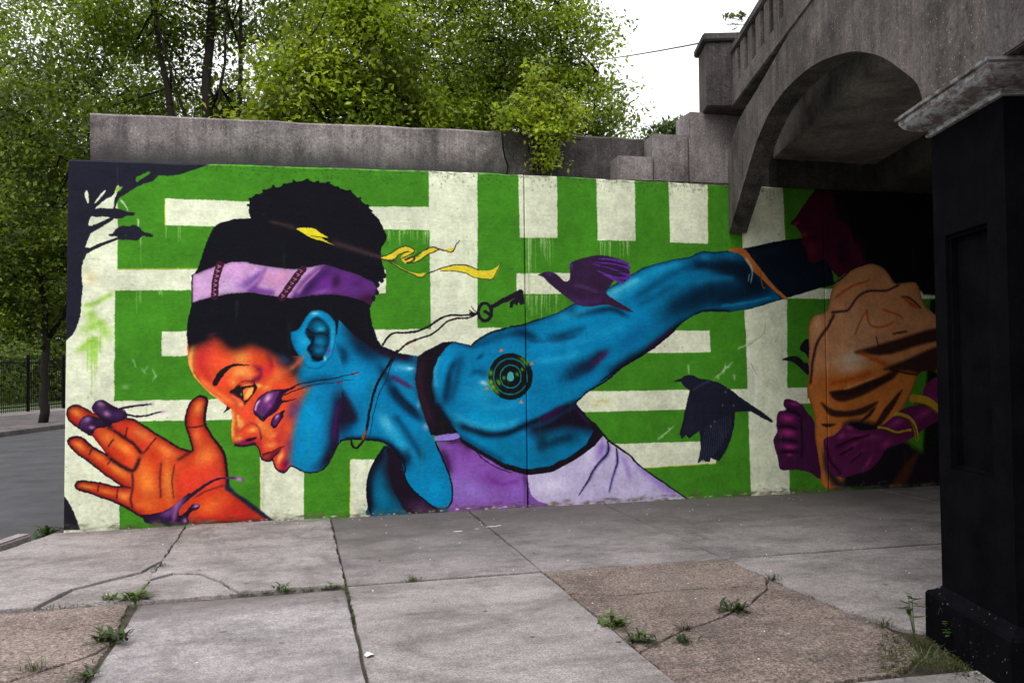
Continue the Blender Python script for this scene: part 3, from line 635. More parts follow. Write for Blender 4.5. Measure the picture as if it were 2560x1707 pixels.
["L",[0,110,155],70.8,70.8,0.5,1,1,[[6328,2746],[6532,2781],[6755,2817]]],
["L",[0,30,56],240.8,212.5,0.8,1,1,[[6400,2040],[6522,2213],[6747,2341],[7008,2438],[7308,2505]]],
["L",[0,26,52],113.3,127.5,0.9,1,1,[[6736,2690],[6910,2756],[7154,2728],[7401,2716],[7577,2573]]],
["B",[20,140,190],0.9,6964,2853,70.8,42.5,-0.0],
["B",[20,130,180],0.85,7297,2835,70.8,36.8,-0.0],
["B",[0,110,160],0.6,6907,2613,255.0,56.7,-0.087],
["B",[0,90,140],0.6,7222,2601,198.3,85.0,-0.0],
["L",[0,30,56],127.5,127.5,0.8,1,1,[[7405,2878],[7492,2766],[7560,2605],[7664,2445]]],
["L",[0,110,165],42.5,42.5,0.9,1,1,[[6865,2206],[7144,2232],[7464,2281],[7752,2364]]],
["L",[0,20,40],155.8,155.8,0.8,1,1,[[7006,2311],[7395,2394],[7665,2477]]],
["L",[10,12,28],25.5,25.5,0.8,1,1,[[6812,2167],[7004,2215],[7285,2208]]],
["P",[5,16,30],28.3,0.97,1,[[7532,2994],[8602,3167],[8677,2454],[8025,2366],[7846,2528],[7670,2737]]],  # forearm past the band near black, bridge shade mixed into the paint
["B",[8,34,56],0.7,7834,2935,255.0,70.8,0.209],
["B",[6,24,44],0.7,8192,2614,283.3,70.8,0.209],
["L",[0,30,52],283.3,283.3,0.5,1,1,[[6607,2182],[6868,2342],[7149,2440],[7503,2475],[7937,2512]]],  # forearm strokes: mural modelling with shade under the bridge painted in
["L",[0,30,52],170.0,170.0,0.5,1,1,[[6607,2182],[6868,2342],[7149,2440],[7503,2475],[7937,2512]]],
["L",[0,24,44],155.8,155.8,0.7,1,1,[[7050,2758],[7295,2698],[7506,2605],[7754,2445]]],
["E",[10,12,28],0.9,21.2],
["L",[30,168,214],99.2,70.8,0.55,1,1,[[5042,2100],[5330,2177],[5689,2333],[6022,2522],[6326,2683],[6669,2784]]],
["L",[90,205,235],62.3,42.5,0.7,1,1,[[5723,2380],[5889,2474],[6123,2586]]],
["L",[0,70,110],65.2,65.2,0.5,1,1,[[6068,2258],[6321,2385],[6613,2545]]],
["L",[20,150,200],85.0,85.0,0.5,1,1,[[4850,1813],[5229,1826],[5585,1917],[5948,2071]]],
["L",[40,170,214],70.8,70.8,0.5,1,1,[[4816,1633],[5131,1660],[5388,1734]]],
["L",[60,185,225],51.0,51.0,0.6,1,1,[[3752,1717],[3691,1527],[3704,1337]]],
["L",[50,178,220],70.8,70.8,0.6,1,1,[[3894,1069],[4102,946],[4405,908],[4652,976]]],
["L",[0,56,90],85.0,85.0,0.6,1,1,[[4005,1744],[3959,1568],[3897,1333],[3850,1158]]],
["L",[30,160,208],85.0,85.0,0.5,1,1,[[4180,1151],[4408,1116],[4655,1170]]],
["L",[0,60,96],70.8,70.8,0.6,1,1,[[4051,1788],[4233,1846],[4448,1920],[4664,1949]]],
["L",[0,40,66],70.8,70.8,0.7,1,1,[[4664,1980],[4757,1919],[4882,1889]]],
["L",[2,18,34],212.5,240.8,0.75,1,1,[[7016,2854],[7225,2761],[7472,2669],[7665,2509],[7844,2397]]],
["L",[10,120,170],65.2,65.2,0.6,1,1,[[6785,2531],[7047,2598],[7364,2603]]],
["L",[20,130,185],31.2,31.2,0.8,1,1,[[7145,2264],[7482,2306],[7843,2381]]],
["L",[0,30,52],99.2,99.2,0.7,1,1,[[4866,655],[5103,737],[5343,790]]],
["L",[0,110,155],70.8,70.8,0.6,1,1,[[4555,576],[4771,508],[5021,529]]],
["L",[0,90,130],14.2,14.2,0.6,1,0,[[4720,2040],[4736,1513]]],
["C",None,0],
["L",[10,12,28],14.2,14.2,1,0,1,[[4104,1817],[4188,1884],[4325,1958],[4495,2007]]],
["L",[10,12,28],11.3,11.3,1,0,1,[[4541,2025],[4728,2055],[4885,2108]]],
["L",[10,12,28],14.2,14.2,1,0,1,[[5610,1397],[5924,1575],[6176,1712],[6345,1820],[6552,1977]]],
["L",[10,12,28],14.2,14.2,1,0,1,[[5757,1438],[5544,1319],[5430,1252],[5313,1148],[5426,1008]]],
["P",[22,16,26],0.0,1,0,[[3470,1443],[3501,1690],[3560,1740],[3664,1791],[3783,1852],[3917,1857],[3812,1790],[3722,1673],[3669,1527],[3657,1367],[3688,1191],[3789,999],[3907,893],[3981,788],[4250,617],[4477,490],[4738,420],[4989,447],[5243,551],[5437,680],[5520,830],[5442,970],[5554,905],[5649,780],[5534,662],[5291,503],[5019,378],[4738,353],[4476,431],[4234,581],[3980,737],[3936,833],[3832,851],[3699,826],[3640,843],[3583,1004],[3512,1224]]],
["L",[52,26,44],85.0,85.0,0.7,1,1,[[3560,1689],[3514,1428],[3584,1135],[3671,929]]],
["L",[24,18,34],12.8,7.1,1,0,1,[[4070,726],[4234,544],[4430,433],[4553,390]]],
["L",[24,18,34],11.3,7.1,1,0,1,[[3699,768],[3846,766],[3966,796]]],
["P",[150,128,214],0.0,1,1,[[3692,824],[3773,839],[3847,836],[3929,851],[3958,800],[3847,775],[3699,774]]],
["P",[14,22,20],0.0,1,1,[[4803,1460],[4782,1359],[4725,1275],[4641,1220],[4544,1202],[4447,1224],[4366,1282],[4312,1367],[4294,1467],[4314,1566],[4370,1650],[4453,1706],[4550,1725],[4647,1704],[4730,1647],[4784,1561]]],
["P",[20,110,130],0.0,1,1,[[4748,1460],[4732,1380],[4687,1313],[4621,1269],[4544,1254],[4468,1272],[4404,1318],[4362,1386],[4347,1466],[4363,1546],[4407,1613],[4473,1657],[4549,1673],[4626,1656],[4691,1610],[4734,1541]]],
["P",[14,22,20],0.0,1,1,[[4736,1461],[4720,1386],[4679,1324],[4617,1283],[4545,1269],[4473,1285],[4413,1328],[4373,1392],[4360,1466],[4375,1540],[4416,1602],[4477,1644],[4549,1658],[4621,1642],[4682,1599],[4722,1536]]],
["P",[30,120,130],0.0,1,1,[[4674,1462],[4663,1410],[4635,1367],[4594,1338],[4545,1329],[4497,1340],[4457,1370],[4430,1414],[4421,1465],[4431,1516],[4459,1560],[4500,1588],[4548,1598],[4597,1587],[4638,1557],[4665,1513]]],
["P",[10,20,20],0.0,1,1,[[4661,1462],[4652,1416],[4627,1378],[4589,1352],[4545,1344],[4502,1354],[4465,1380],[4441,1419],[4433,1465],[4442,1511],[4467,1549],[4505,1574],[4548,1583],[4592,1573],[4629,1547],[4653,1508]]],
["P",[70,160,170],0.0,1,1,[[4587,1463],[4584,1442],[4575,1425],[4562,1413],[4546,1410],[4531,1414],[4518,1426],[4510,1443],[4507,1464],[4510,1484],[4519,1502],[4532,1513],[4547,1517],[4563,1513],[4576,1501],[4584,1483]]],
["B",[130,190,30],0.95,4346,1348,28.3,39.7,-2.618],
["B",[130,190,30],0.95,4321,1405,28.3,39.7,-2.88],
["B",[130,190,30],0.6649999999999999,4384,1301,28.3,39.7,-2.356],
["B",[130,190,30],0.855,4727,1614,28.3,39.7,0.698],
["B",[130,190,30],0.57,4682,1657,28.3,39.7,0.96],
["B",[130,190,30],0.76,4321,1508,28.3,39.7,-3.316],
["B",[90,160,30],0.9,4402,1412,19.8,25.5,-2.793],
["B",[90,160,30],0.9,4682,1541,19.8,25.5,0.524],
["B",[90,160,30],0.9,4471,1451,19.8,25.5,-2.967],
["B",[90,160,30],0.9,4623,1490,19.8,25.5,0.349],
["B",[90,160,30],0.9,4416,1388,19.8,25.5,-2.618],
["P",[205,120,60],0.0,1,0,[[4418,1735],[4443,1783],[4467,1744]]],
["P",[205,120,60],0.0,1,0,[[4772,1589],[4797,1637],[4822,1598]]],
["P",[205,120,60],0.0,1,0,[[4245,1321],[4270,1368],[4294,1329]]],
["P",[205,120,60],0.0,1,0,[[4642,1161],[4667,1208],[4692,1169]]],
["C",[[1136,1930],[1135,1711],[1157,1602],[1203,1505],[1270,1422],[1348,1338],[1439,1261],[1534,1197],[1565,1162],[1565,1045],[1559,935],[1567,845],[1593,796],[1675,784],[1768,798],[1818,783],[1845,718],[1858,659],[1887,625],[1943,623],[1970,651],[1981,602],[2002,546],[2048,508],[2088,500],[2132,540],[2159,560],[2238,519],[2292,492],[2374,483],[2471,510],[2543,580],[2596,677],[2645,774],[2668,1015],[2684,1327],[2713,1526],[2617,1869],[2618,2011],[2122,2068],[1142,2067]],0],
["P",[228,74,36],0.0,1,0,[[1065,2149],[2815,2154],[2804,371],[1063,448]]],
["B",[234,62,54],0.9,1284,1737,141.7,212.5,-0.0],
["B",[252,160,74],0.85,1659,1704,112.2,95.4,-0.0],
["B",[250,92,56],0.6,1450,1657,145.9,140.3,-0.0],
["B",[235,80,60],0.7,1844,1818,112.2,67.3,-0.0],
["L",[252,190,90],50.5,25.8,0.95,1,1,[[1193,1876],[1172,1768],[1162,1676],[1182,1551],[1244,1442],[1356,1326],[1501,1225]]],
["L",[150,50,30],12.3,12.3,0.75,1,1,[[1198,1567],[1264,1463],[1367,1364],[1470,1285]]],
["L",[252,130,66],50.5,50.5,0.8,1,1,[[1244,1496],[1357,1386],[1501,1279],[1605,1223]]],
["B",[250,170,80],0.9,1659,1556,123.4,78.6,0.175],
["B",[250,150,80],0.8,1737,1516,50.5,44.9,-0.0],
["B",[250,150,66],0.9,1580,1447,44.9,44.9,-0.0],
["B",[246,74,56],0.7,1460,1466,56.1,50.5,-0.0],
["L",[110,18,70],56.1,39.3,0.85,1,1,[[1780,1615],[1854,1570],[1854,1515],[1790,1460],[1721,1450]]],
["B",[225,48,52],0.8,1923,1569,72.9,89.8,-0.0],
["B",[240,70,60],0.6,1658,1457,33.7,33.7,-0.0],
["B",[252,190,90],0.95,1837,1410,39.3,28.1,-0.0],
["B",[252,160,74],0.8,1911,1387,61.7,33.7,0.349],
["B",[230,110,50],0.8,2029,1523,78.6,67.3,0.698],
["L",[222,100,50],67.3,22.4,0.85,1,1,[[1896,1415],[2029,1495],[2137,1599],[2300,1732]]],
["B",[180,90,70],0.7,1955,1734,39.3,39.3,-0.0],
["L",[110,60,100],39.3,39.3,0.5,1,1,[[2003,1701],[2057,1623],[2110,1633]]],
["B",[252,130,60],0.8,1937,955,89.8,112.2,-0.0],
["B",[245,150,80],0.85,1957,789,78.6,33.7,0.14],
["B",[252,150,70],0.8,1857,1001,50.5,89.8,0.349],
["B",[250,84,60],0.8,1705,1148,89.8,67.3,-0.0],
["L",[250,180,80],37.0,37.0,0.9,1,1,[[1569,1168],[1574,1064],[1568,966],[1568,857]]],
["B",[252,170,84],0.9,1657,1018,39.3,72.9,0.175],
["B",[252,170,80],0.95,1773,949,50.5,33.7,0.436],
["L",[200,50,46],33.7,22.4,0.7,1,1,[[1610,954],[1657,941],[1704,995],[1778,1031]]],
["B",[252,180,84],0.95,1631,860,44.9,33.7,-0.0],
["L",[160,50,60],22.4,16.8,0.8,1,1,[[1736,1027],[1810,1003],[1846,947],[1841,892]]],
["L",[140,10,80],50.5,44.9,0.95,1,1,[[1610,812],[1672,821],[1735,840],[1820,849]]],
["L",[200,30,50],39.3,39.3,0.7,1,1,[[1830,859],[1851,765],[1872,693]]],
["P",[24,16,26],4.5,1,1,[[1704,852],[1746,862],[1788,872],[1814,876],[1799,855],[1746,835],[1709,836]]],
["L",[70,20,60],16.8,16.8,0.8,1,1,[[1852,924],[1857,875],[1846,837]]],
["L",[30,10,40],19.1,19.1,0.9,1,1,[[1583,818],[1630,795],[1693,793],[1777,809],[1819,805]]],
["B",[196,30,50],0.6,2032,853,39.3,101.0,-0.0],
["B",[190,60,60],0.7,2075,896,44.9,112.2,-0.0],
["L",[200,36,44],61.7,50.5,0.5,1,1,[[1260,1784],[1264,1664],[1311,1544],[1398,1445]]],
["L",[150,26,44],44.9,44.9,0.6,1,1,[[1913,1746],[1955,1657],[1965,1557]]],
["L",[205,60,44],50.5,50.5,0.45,1,1,[[1916,1033],[2016,942],[2069,840]]],
["L",[255,190,100],19.1,19.1,0.8,1,1,[[1621,1117],[1631,1040],[1641,975]]],
["B",[255,150,80],0.6,1979,888,50.5,33.7,0.524],
["P",[110,28,36],4.5,1,1,[[1872,693],[1925,713],[1978,728],[2032,753],[2085,768],[2064,736],[2021,699],[1983,667],[1962,640],[1925,620],[1882,632],[1867,660]]],
["B",[190,66,50],0.9,1914,670,50.5,22.4,0.524],
["L",[60,14,34],9.0,4.5,1,0,1,[[1867,693],[1925,708],[1984,728],[2042,759],[2091,768]]],
["P",[214,62,44],5.6,1,1,[[1983,672],[2032,709],[2085,757],[2112,734],[2133,672],[2138,600],[2116,546],[2073,509],[2031,533],[1994,584],[1978,629]]],
["L",[252,170,80],50.5,33.7,0.95,1,1,[[2074,724],[2058,675],[2031,621],[2026,583]]],
["B",[120,6,72],0.9,2101,580,44.9,72.9,-0.349],
["L",[50,12,36],14.6,14.6,0.9,1,1,[[1962,646],[1999,683],[2053,731]]],
["B",[60,10,50],0.8,2068,515,61.7,16.8,-0.0],
["P",[0,128,180],48.2,1,1,[[2167,553],[2150,679],[2164,832],[2206,999],[2240,1139],[2323,1306],[2365,1389],[2255,1419],[2215,1547],[2256,1645],[2326,1743],[2395,1870],[2674,2040],[2955,1867],[2876,724],[2525,426],[2251,452]]],
["L",[66,44,110],99.2,99.2,0.7,1,1,[[2165,1028],[2179,1140],[2255,1251]]],
["L",[120,40,80],70.8,70.8,0.6,1,1,[[2137,889],[2132,666]]],
["B",[0,152,208],0.8,2364,1107,127.5,325.8,-0.14],
["B",[0,145,198],0.8,2361,629,170.0,99.2,-0.0],
["L",[0,40,70],85.0,85.0,0.5,1,1,[[2255,1405],[2393,1445],[2601,1470]]],
["B",[40,90,140],0.7,2107,1716,113.3,70.8,-0.349],
["L",[24,14,40],155.8,113.3,0.97,1,1,[[2684,1384],[2669,1157],[2625,931],[2596,734],[2512,581],[2388,488]]],
["L",[66,20,80],42.5,42.5,0.8,1,1,[[2648,1214],[2612,960],[2597,790]]],
["L",[180,90,80],56.7,22.7,0.7,1,1,[[2229,1589],[2326,1743]]],
["C",None,0],
["L",[24,14,34],12.8,12.8,1,0,1,[[1593,793],[1675,781],[1768,796],[1818,780],[1845,718],[1858,659],[1887,625],[1943,620],[1970,647]]],
["L",[24,14,34],14.2,14.2,1,0,1,[[1970,651],[1981,602],[2002,546],[2048,505],[2095,500],[2132,538],[2163,561],[2251,516],[2333,485],[2429,489],[2505,532],[2568,622],[2638,760],[2681,813]]],
["P",[26,20,26],2.2,1,1,[[1375,1445],[1398,1494],[1440,1559],[1492,1602],[1554,1628],[1622,1636],[1685,1627],[1753,1623],[1685,1613],[1617,1614],[1565,1601],[1523,1568],[1486,1525],[1450,1471],[1419,1423],[1393,1412]]],
["P",[30,22,26],0.0,1,1,[[1543,1350],[1585,1382],[1637,1413],[1700,1412],[1763,1411],[1790,1427],[1811,1394],[1795,1350],[1779,1318],[1737,1263],[1715,1231],[1694,1204],[1679,1248],[1637,1287],[1579,1316]]],
["P",[240,120,60],0.0,1,1,[[1679,1363],[1721,1385],[1779,1395],[1779,1356],[1763,1318],[1726,1269],[1689,1259],[1684,1303]]],
["P",[252,190,90],5.6,1,1,[[1726,1363],[1771,1384],[1771,1345],[1747,1307],[1710,1281],[1705,1324]]],
["P",[236,120,60],0.0,1,1,[[1648,1402],[1711,1429],[1763,1428],[1742,1412],[1690,1402]]],
["L",[80,26,44],10.1,5.6,1,0,1,[[1595,1381],[1637,1430],[1690,1456],[1758,1455],[1795,1438]]],
["L",[40,24,30],12.3,6.7,1,0,1,[[1790,1433],[1811,1383],[1784,1328]]],
["L",[70,40,34],9.0,9.0,1,0,1,[[1784,1328],[1742,1269],[1705,1226],[1689,1204]]],
["B",[200,14,70],0.9,1579,1305,39.3,22.4,-0.436],
["B",[200,180,140],0.8,1663,1320,9.0,13.5,-0.0],
["L",[244,110,60],33.7,33.7,0.8,1,1,[[1543,1322],[1605,1283],[1658,1232]]],
["B",[252,170,90],0.9,1658,1216,33.7,28.1,-0.0],
["P",[20,24,28],0.0,1,1,[[1519,1207],[1551,1185],[1543,1168],[1511,1147],[1483,1129],[1491,1148],[1512,1180]]],
["P",[15,15,24],0.0,1,0,[[1749,3333],[1776,3383],[1857,3421],[1938,3474],[2046,3499],[2156,3546],[2252,3564],[2335,3586],[2445,3558],[2557,3562],[2655,3509],[2795,3478],[2894,3395],[2965,3325],[3038,3269],[3007,3269],[3093,3191],[3135,3113],[3157,3055],[3178,2997],[3163,2939],[3119,2880],[3111,2778],[3132,2691],[3160,2590],[3131,2532],[3081,2502],[3059,2401],[3015,2285],[2986,2212],[3006,2083],[3041,1924],[3112,1809],[3140,1787],[3040,1780],[2842,1911],[2660,2097],[2645,1954],[2533,1713],[2175,1716],[2039,1759],[1932,1830],[1744,1886],[1585,1839],[1454,1943],[1297,1902],[1142,1834],[1129,1930],[1140,2081],[1175,2259],[1182,2548],[1234,2617],[1273,2742],[1325,2895],[1391,3049],[1457,3107],[1589,3141],[1762,3158],[1742,3227]]],
["P",[15,15,24],0.0,1,1,[[1773,3299],[1765,3289],[1754,3285],[1734,3284],[1726,3290],[1722,3301],[1735,3309],[1753,3309],[1770,3307]]],
["P",[15,15,24],0.0,1,1,[[1786,3355],[1782,3345],[1770,3335],[1754,3332],[1746,3349],[1738,3362],[1752,3376],[1769,3378],[1785,3369]]],
["P",[15,15,24],0.0,1,1,[[1851,3403],[1839,3394],[1827,3383],[1811,3387],[1798,3393],[1798,3405],[1813,3414],[1827,3421],[1839,3415]]],
["P",[15,15,24],0.0,1,1,[[1920,3452],[1917,3436],[1901,3435],[1882,3438],[1879,3445],[1871,3457],[1883,3466],[1901,3466],[1918,3463]]],
["P",[15,15,24],0.0,1,1,[[2012,3491],[2010,3480],[1996,3477],[1982,3470],[1967,3483],[1973,3494],[1980,3510],[1996,3515],[2011,3500]]],
["P",[15,15,24],0.0,1,1,[[2127,3521],[2121,3507],[2104,3503],[2087,3508],[2083,3514],[2080,3525],[2090,3537],[2105,3536],[2121,3533]]],
["P",[15,15,24],0.0,1,1,[[2233,3556],[2221,3545],[2208,3536],[2192,3534],[2184,3548],[2184,3563],[2191,3577],[2207,3576],[2223,3564]]],
["P",[15,15,24],0.0,1,1,[[2363,3582],[2350,3565],[2339,3561],[2322,3567],[2316,3573],[2307,3584],[2322,3593],[2339,3605],[2357,3591]]],
["P",[15,15,24],0.0,1,1,[[2469,3556],[2465,3541],[2450,3543],[2433,3544],[2423,3546],[2424,3562],[2430,3574],[2449,3579],[2468,3573]]],
["P",[15,15,24],0.0,1,1,[[2576,3560],[2574,3548],[2561,3547],[2543,3541],[2532,3552],[2533,3566],[2547,3574],[2560,3572],[2578,3571]]],
["P",[15,15,24],0.0,1,1,[[2678,3507],[2675,3498],[2659,3494],[2639,3493],[2628,3498],[2632,3510],[2643,3525],[2659,3525],[2672,3520]]],
["P",[15,15,24],0.0,1,1,[[2803,3481],[2802,3469],[2786,3461],[2770,3458],[2755,3472],[2753,3486],[2770,3494],[2785,3496],[2799,3491]]],
["P",[15,15,24],0.0,1,1,[[2905,3407],[2898,3393],[2884,3383],[2866,3391],[2852,3400],[2860,3414],[2870,3416],[2885,3418],[2901,3420]]],
["P",[15,15,24],0.0,1,1,[[2988,3326],[2989,3315],[2969,3308],[2951,3311],[2945,3317],[2945,3329],[2955,3347],[2969,3347],[2985,3342]]],
["C",[[1143,2410],[2959,2429],[2951,1350],[1715,1027],[1144,1588]],0],
["L",[15,15,24],184.2,184.2,0.55,1,1,[[1039,1808],[1142,1862],[1297,1927],[1376,1971],[1467,1950],[1572,1862],[1651,1866],[1745,1898],[1851,1879],[1985,1815],[2107,1730],[2174,1617],[2201,1519]]],
["L",[15,15,24],113.3,113.3,0.8,1,1,[[1039,1808],[1142,1862],[1297,1927],[1376,1971],[1467,1950],[1572,1862],[1651,1866],[1745,1898],[1851,1879],[1985,1815],[2107,1730],[2174,1617],[2201,1519]]],
["L",[15,15,24],65.2,65.2,0.95,1,1,[[1039,1808],[1142,1862],[1297,1927],[1376,1971],[1467,1950],[1572,1862],[1651,1866],[1745,1898],[1851,1879],[1985,1815],[2107,1730],[2174,1617],[2201,1519]]],
["L",[15,15,24],127.5,127.5,0.9,1,1,[[1718,1928],[1932,1886],[2121,1787]]],
["L",[120,40,50],34.0,34.0,0.5,1,1,[[1323,1916],[1415,1957]]],
["L",[50,80,120],56.7,56.7,0.5,1,1,[[2039,1731],[2107,1674],[2174,1620]]],
["L",[30,18,34],85.0,85.0,0.6,1,1,[[2971,2169],[2999,1996],[3083,1823]]],
["C",None,0],
["C",[[2169,1969],[2244,1997],[2300,2096],[2355,2174],[2424,2203],[2521,2182],[2604,2097],[2632,1997],[2620,1854],[2588,1712],[2546,1670],[2476,1586],[2393,1573],[2311,1609],[2243,1715],[2175,1842],[2160,1955]],1],
["P",[0,140,192],0.0,1,0,[[2055,2278],[2746,2283],[2739,1283],[2051,1297]]],
["B",[150,215,235],0.95,2410,2167,56.7,22.7,-0.0],
["B",[30,170,215],0.9,2299,1870,70.8,56.7,-0.0],
["L",[0,110,160],70.8,70.8,0.7,1,1,[[2203,1941],[2189,1800],[2257,1659]]],
["L",[30,170,215],36.8,36.8,0.9,1,1,[[2590,2054],[2603,1883],[2546,1684]]],
["P",[6,30,50],14.2,1,1,[[2327,2011],[2369,2089],[2438,2125],[2514,2082],[2562,1997],[2561,1855],[2519,1741],[2477,1671],[2394,1657],[2367,1714],[2326,1785],[2367,1856],[2313,1941]]],
["B",[0,120,165],0.95,2451,2025,99.2,70.8,-0.0],
["B",[40,180,220],0.8,2472,1997,51.0,31.2,-0.0],
["B",[0,125,170],0.95,2464,1869,79.3,65.2,-0.0],
["B",[0,125,170],0.9,2457,1770,70.8,51.0,-0.0],
["L",[4,20,36],19.8,11.3,1,0,1,[[2327,1997],[2395,1947],[2478,1954],[2548,1926]]],
["L",[4,20,36],31.2,19.8,1,0,1,[[2354,1912],[2395,1912],[2367,1827],[2339,1785],[2381,1756]]],
["L",[4,14,28],31.2,31.2,1,0,1,[[2394,1700],[2435,1671],[2477,1685]]],
["B",[170,220,240],0.9,2512,1684,17.0,28.3,-0.0],
["L",[120,50,150],31.2,31.2,0.8,1,1,[[2561,1798],[2547,1727]]],
["E",[0,50,80],0.6,14.2],
["C",None,0],
["L",[196,100,70],62.3,19.8,0.75,1,1,[[2120,1548],[2229,1645],[2326,1750]]],
["C",[[1184,2555],[1299,2605],[1429,2655],[1574,2699],[1720,2695],[1881,2663],[2043,2644],[2206,2633],[2358,2657],[2503,2688],[2622,2654],[2818,2600],[3031,2502],[3073,2430],[3044,2343],[3000,2256],[2930,2299],[2788,2341],[2620,2368],[2397,2359],[2178,2322],[2042,2335],[1907,2355],[1746,2381],[1587,2373],[1442,2344],[1311,2308],[1181,2266]],0],
["P",[204,158,208],0.0,1,0,[[1066,2821],[3249,2868],[3243,2141],[1065,2135]]],
["B",[214,170,216],0.9,1272,2480,85.0,141.7,-0.0],
["B",[208,158,210],0.9,1587,2581,170.0,99.2,-0.0],
["B",[212,186,224],0.8,1521,2414,113.3,70.8,-0.0],
["L",[110,70,160],85.0,34.0,0.8,1,1,[[1627,2429],[1773,2514],[1908,2642]]],
["P",[120,66,158],22.7,0.9,1,[[1719,2388],[1827,2501],[1908,2642],[1880,2530],[1826,2445],[1907,2418],[1988,2404],[1961,2348]]],
["B",[214,150,192],0.95,1988,2517,141.7,85.0,-0.262],
["B",[220,150,190],0.8,2097,2575,85.0,56.7,-0.0],
["P",[92,44,120],28.3,1,1,[[2150,2307],[2260,2478],[2510,2692],[2706,2655],[3103,2575],[3100,2141],[2123,2279]]],
["L",[196,140,200],42.5,17.0,0.8,1,1,[[2219,2364],[2329,2493],[2482,2652]]],
["L",[50,24,76],70.8,70.8,0.8,1,1,[[2260,2336],[2398,2480],[2566,2639]]],
["B",[112,40,150],0.7,2523,2481,85.0,113.3,0.524],
["B",[150,90,180],0.7,2481,2395,127.5,34.0,0.175],
["L",[44,20,50],70.8,70.8,0.8,1,1,[[2649,2597],[2620,2425]]],
["B",[84,34,110],0.9,2846,2485,155.8,70.8,-0.349],
["B",[50,14,36],0.9,2972,2313,127.5,85.0,-0.0],
["E",[40,20,50],0.5,11.3],
["C",None,0],
["L",[60,22,42],70.8,70.8,1,0,1,[[1456,2669],[1411,2502],[1402,2336]]],
["L",[205,150,180],7.1,7.1,1,0,0,[[1433,2659],[1461,2646],[1435,2631]]],
["L",[205,150,180],7.1,7.1,1,0,0,[[1419,2611],[1447,2598],[1421,2584]]],
["L",[205,150,180],7.1,7.1,1,0,0,[[1407,2564],[1436,2550],[1409,2536]]],
["L",[205,150,180],7.1,7.1,1,0,0,[[1398,2516],[1426,2503],[1400,2489]]],
["L",[205,150,180],7.1,7.1,1,0,0,[[1392,2469],[1420,2455],[1394,2441]]],
["L",[205,150,180],7.1,7.1,1,0,0,[[1388,2421],[1417,2408],[1391,2394]]],
["L",[205,150,180],7.1,7.1,1,0,0,[[1387,2374],[1416,2360],[1390,2346]]],
["L",[60,22,42],76.5,76.5,1,0,1,[[2289,2634],[2178,2481],[2069,2328]]],
["L",[205,150,180],7.1,7.1,1,0,0,[[2256,2626],[2287,2612],[2259,2598]]],
["L",[205,150,180],7.1,7.1,1,0,0,[[2225,2582],[2255,2568],[2227,2554]]],
["L",[205,150,180],7.1,7.1,1,0,0,[[2193,2538],[2223,2524],[2196,2510]]],
["L",[205,150,180],7.1,7.1,1,0,0,[[2162,2494],[2192,2481],[2165,2466]]],
["L",[205,150,180],7.1,7.1,1,0,0,[[2131,2451],[2161,2437],[2133,2423]]],
["L",[205,150,180],7.1,7.1,1,0,0,[[2099,2407],[2129,2393],[2102,2379]]],
["L",[205,150,180],7.1,7.1,1,0,0,[[2068,2364],[2098,2350],[2071,2335]]],
["L",[40,30,50],12.8,12.8,1,0,1,[[1184,2555],[1179,2410],[1181,2266]]],
["L",[40,30,50],11.3,11.3,1,0,1,[[1175,2262],[1311,2307],[1442,2341]]],
["P",[22,20,32],0.0,1,1,[[3169,2576],[3162,2555],[3146,2546],[3129,2555],[3123,2575],[3130,2596],[3146,2604],[3162,2596]]],
["P",[22,20,32],0.0,1,1,[[3140,2525],[3133,2504],[3117,2495],[3100,2504],[3094,2524],[3101,2545],[3117,2553],[3133,2545]]],
["P",[22,20,32],0.0,1,1,[[3096,2473],[3089,2453],[3073,2444],[3057,2452],[3050,2473],[3057,2493],[3074,2502],[3090,2494]]],
["P",[22,20,32],0.0,1,1,[[3089,2394],[3082,2373],[3065,2365],[3049,2373],[3043,2393],[3050,2414],[3066,2422],[3082,2414]]],
["P",[22,20,32],0.0,1,1,[[3052,2328],[3045,2308],[3029,2299],[3013,2308],[3007,2328],[3013,2348],[3030,2357],[3046,2349]]],
["P",[224,212,40],0.0,1,1,[[2222,3066],[2304,3075],[2401,3070],[2484,3016],[2554,2974],[2484,2966],[2623,2894],[2484,2937],[2373,2970],[2290,3018]]],
["L",[60,54,20],8.5,4.2,1,0,1,[[2373,2991],[2470,2977],[2553,2970]]],
["L",[60,46,44],34.0,42.5,0.8,1,1,[[1937,3135],[2126,3091],[2236,3059]]],
["L",[56,44,46],65.2,28.3,0.9,1,1,[[2567,2939],[2820,2859],[3104,2778],[3306,2723]]],
["P",[226,204,50],0.0,1,1,[[3111,2778],[3191,2801],[3293,2869],[3380,2903],[3467,2873],[3489,2844],[3380,2842],[3306,2789],[3219,2744],[3133,2757]]],
["P",[226,204,50],0.0,1,1,[[3328,2768],[3365,2819],[3453,2850],[3467,2836],[3408,2784],[3438,2799],[3511,2786],[3585,2861],[3674,2899],[3762,2879],[3703,2848],[3614,2817],[3555,2772],[3466,2726],[3393,2710],[3350,2739]]],
["P",[226,204,50],0.0,1,1,[[3770,2865],[3852,2881],[3912,2900],[3896,2852],[3822,2854]]],
["P",[226,204,50],0.0,1,1,[[3190,2736],[3291,2687],[3407,2630],[3524,2603],[3612,2611],[3553,2564],[3465,2580],[3349,2644]]],
["P",[226,204,50],0.0,1,1,[[3768,2646],[3850,2689],[3970,2706],[4075,2693],[4196,2650],[4318,2652],[4410,2698],[4454,2741],[4425,2668],[4363,2570],[4256,2558],[4150,2567],[4044,2618],[3939,2638]]],
["L",[48,44,40],9.9,9.9,1,0,1,[[3111,2778],[3191,2801],[3293,2869],[3380,2903],[3453,2880],[3482,2851],[3452,2828],[3379,2783],[3321,2753]]],
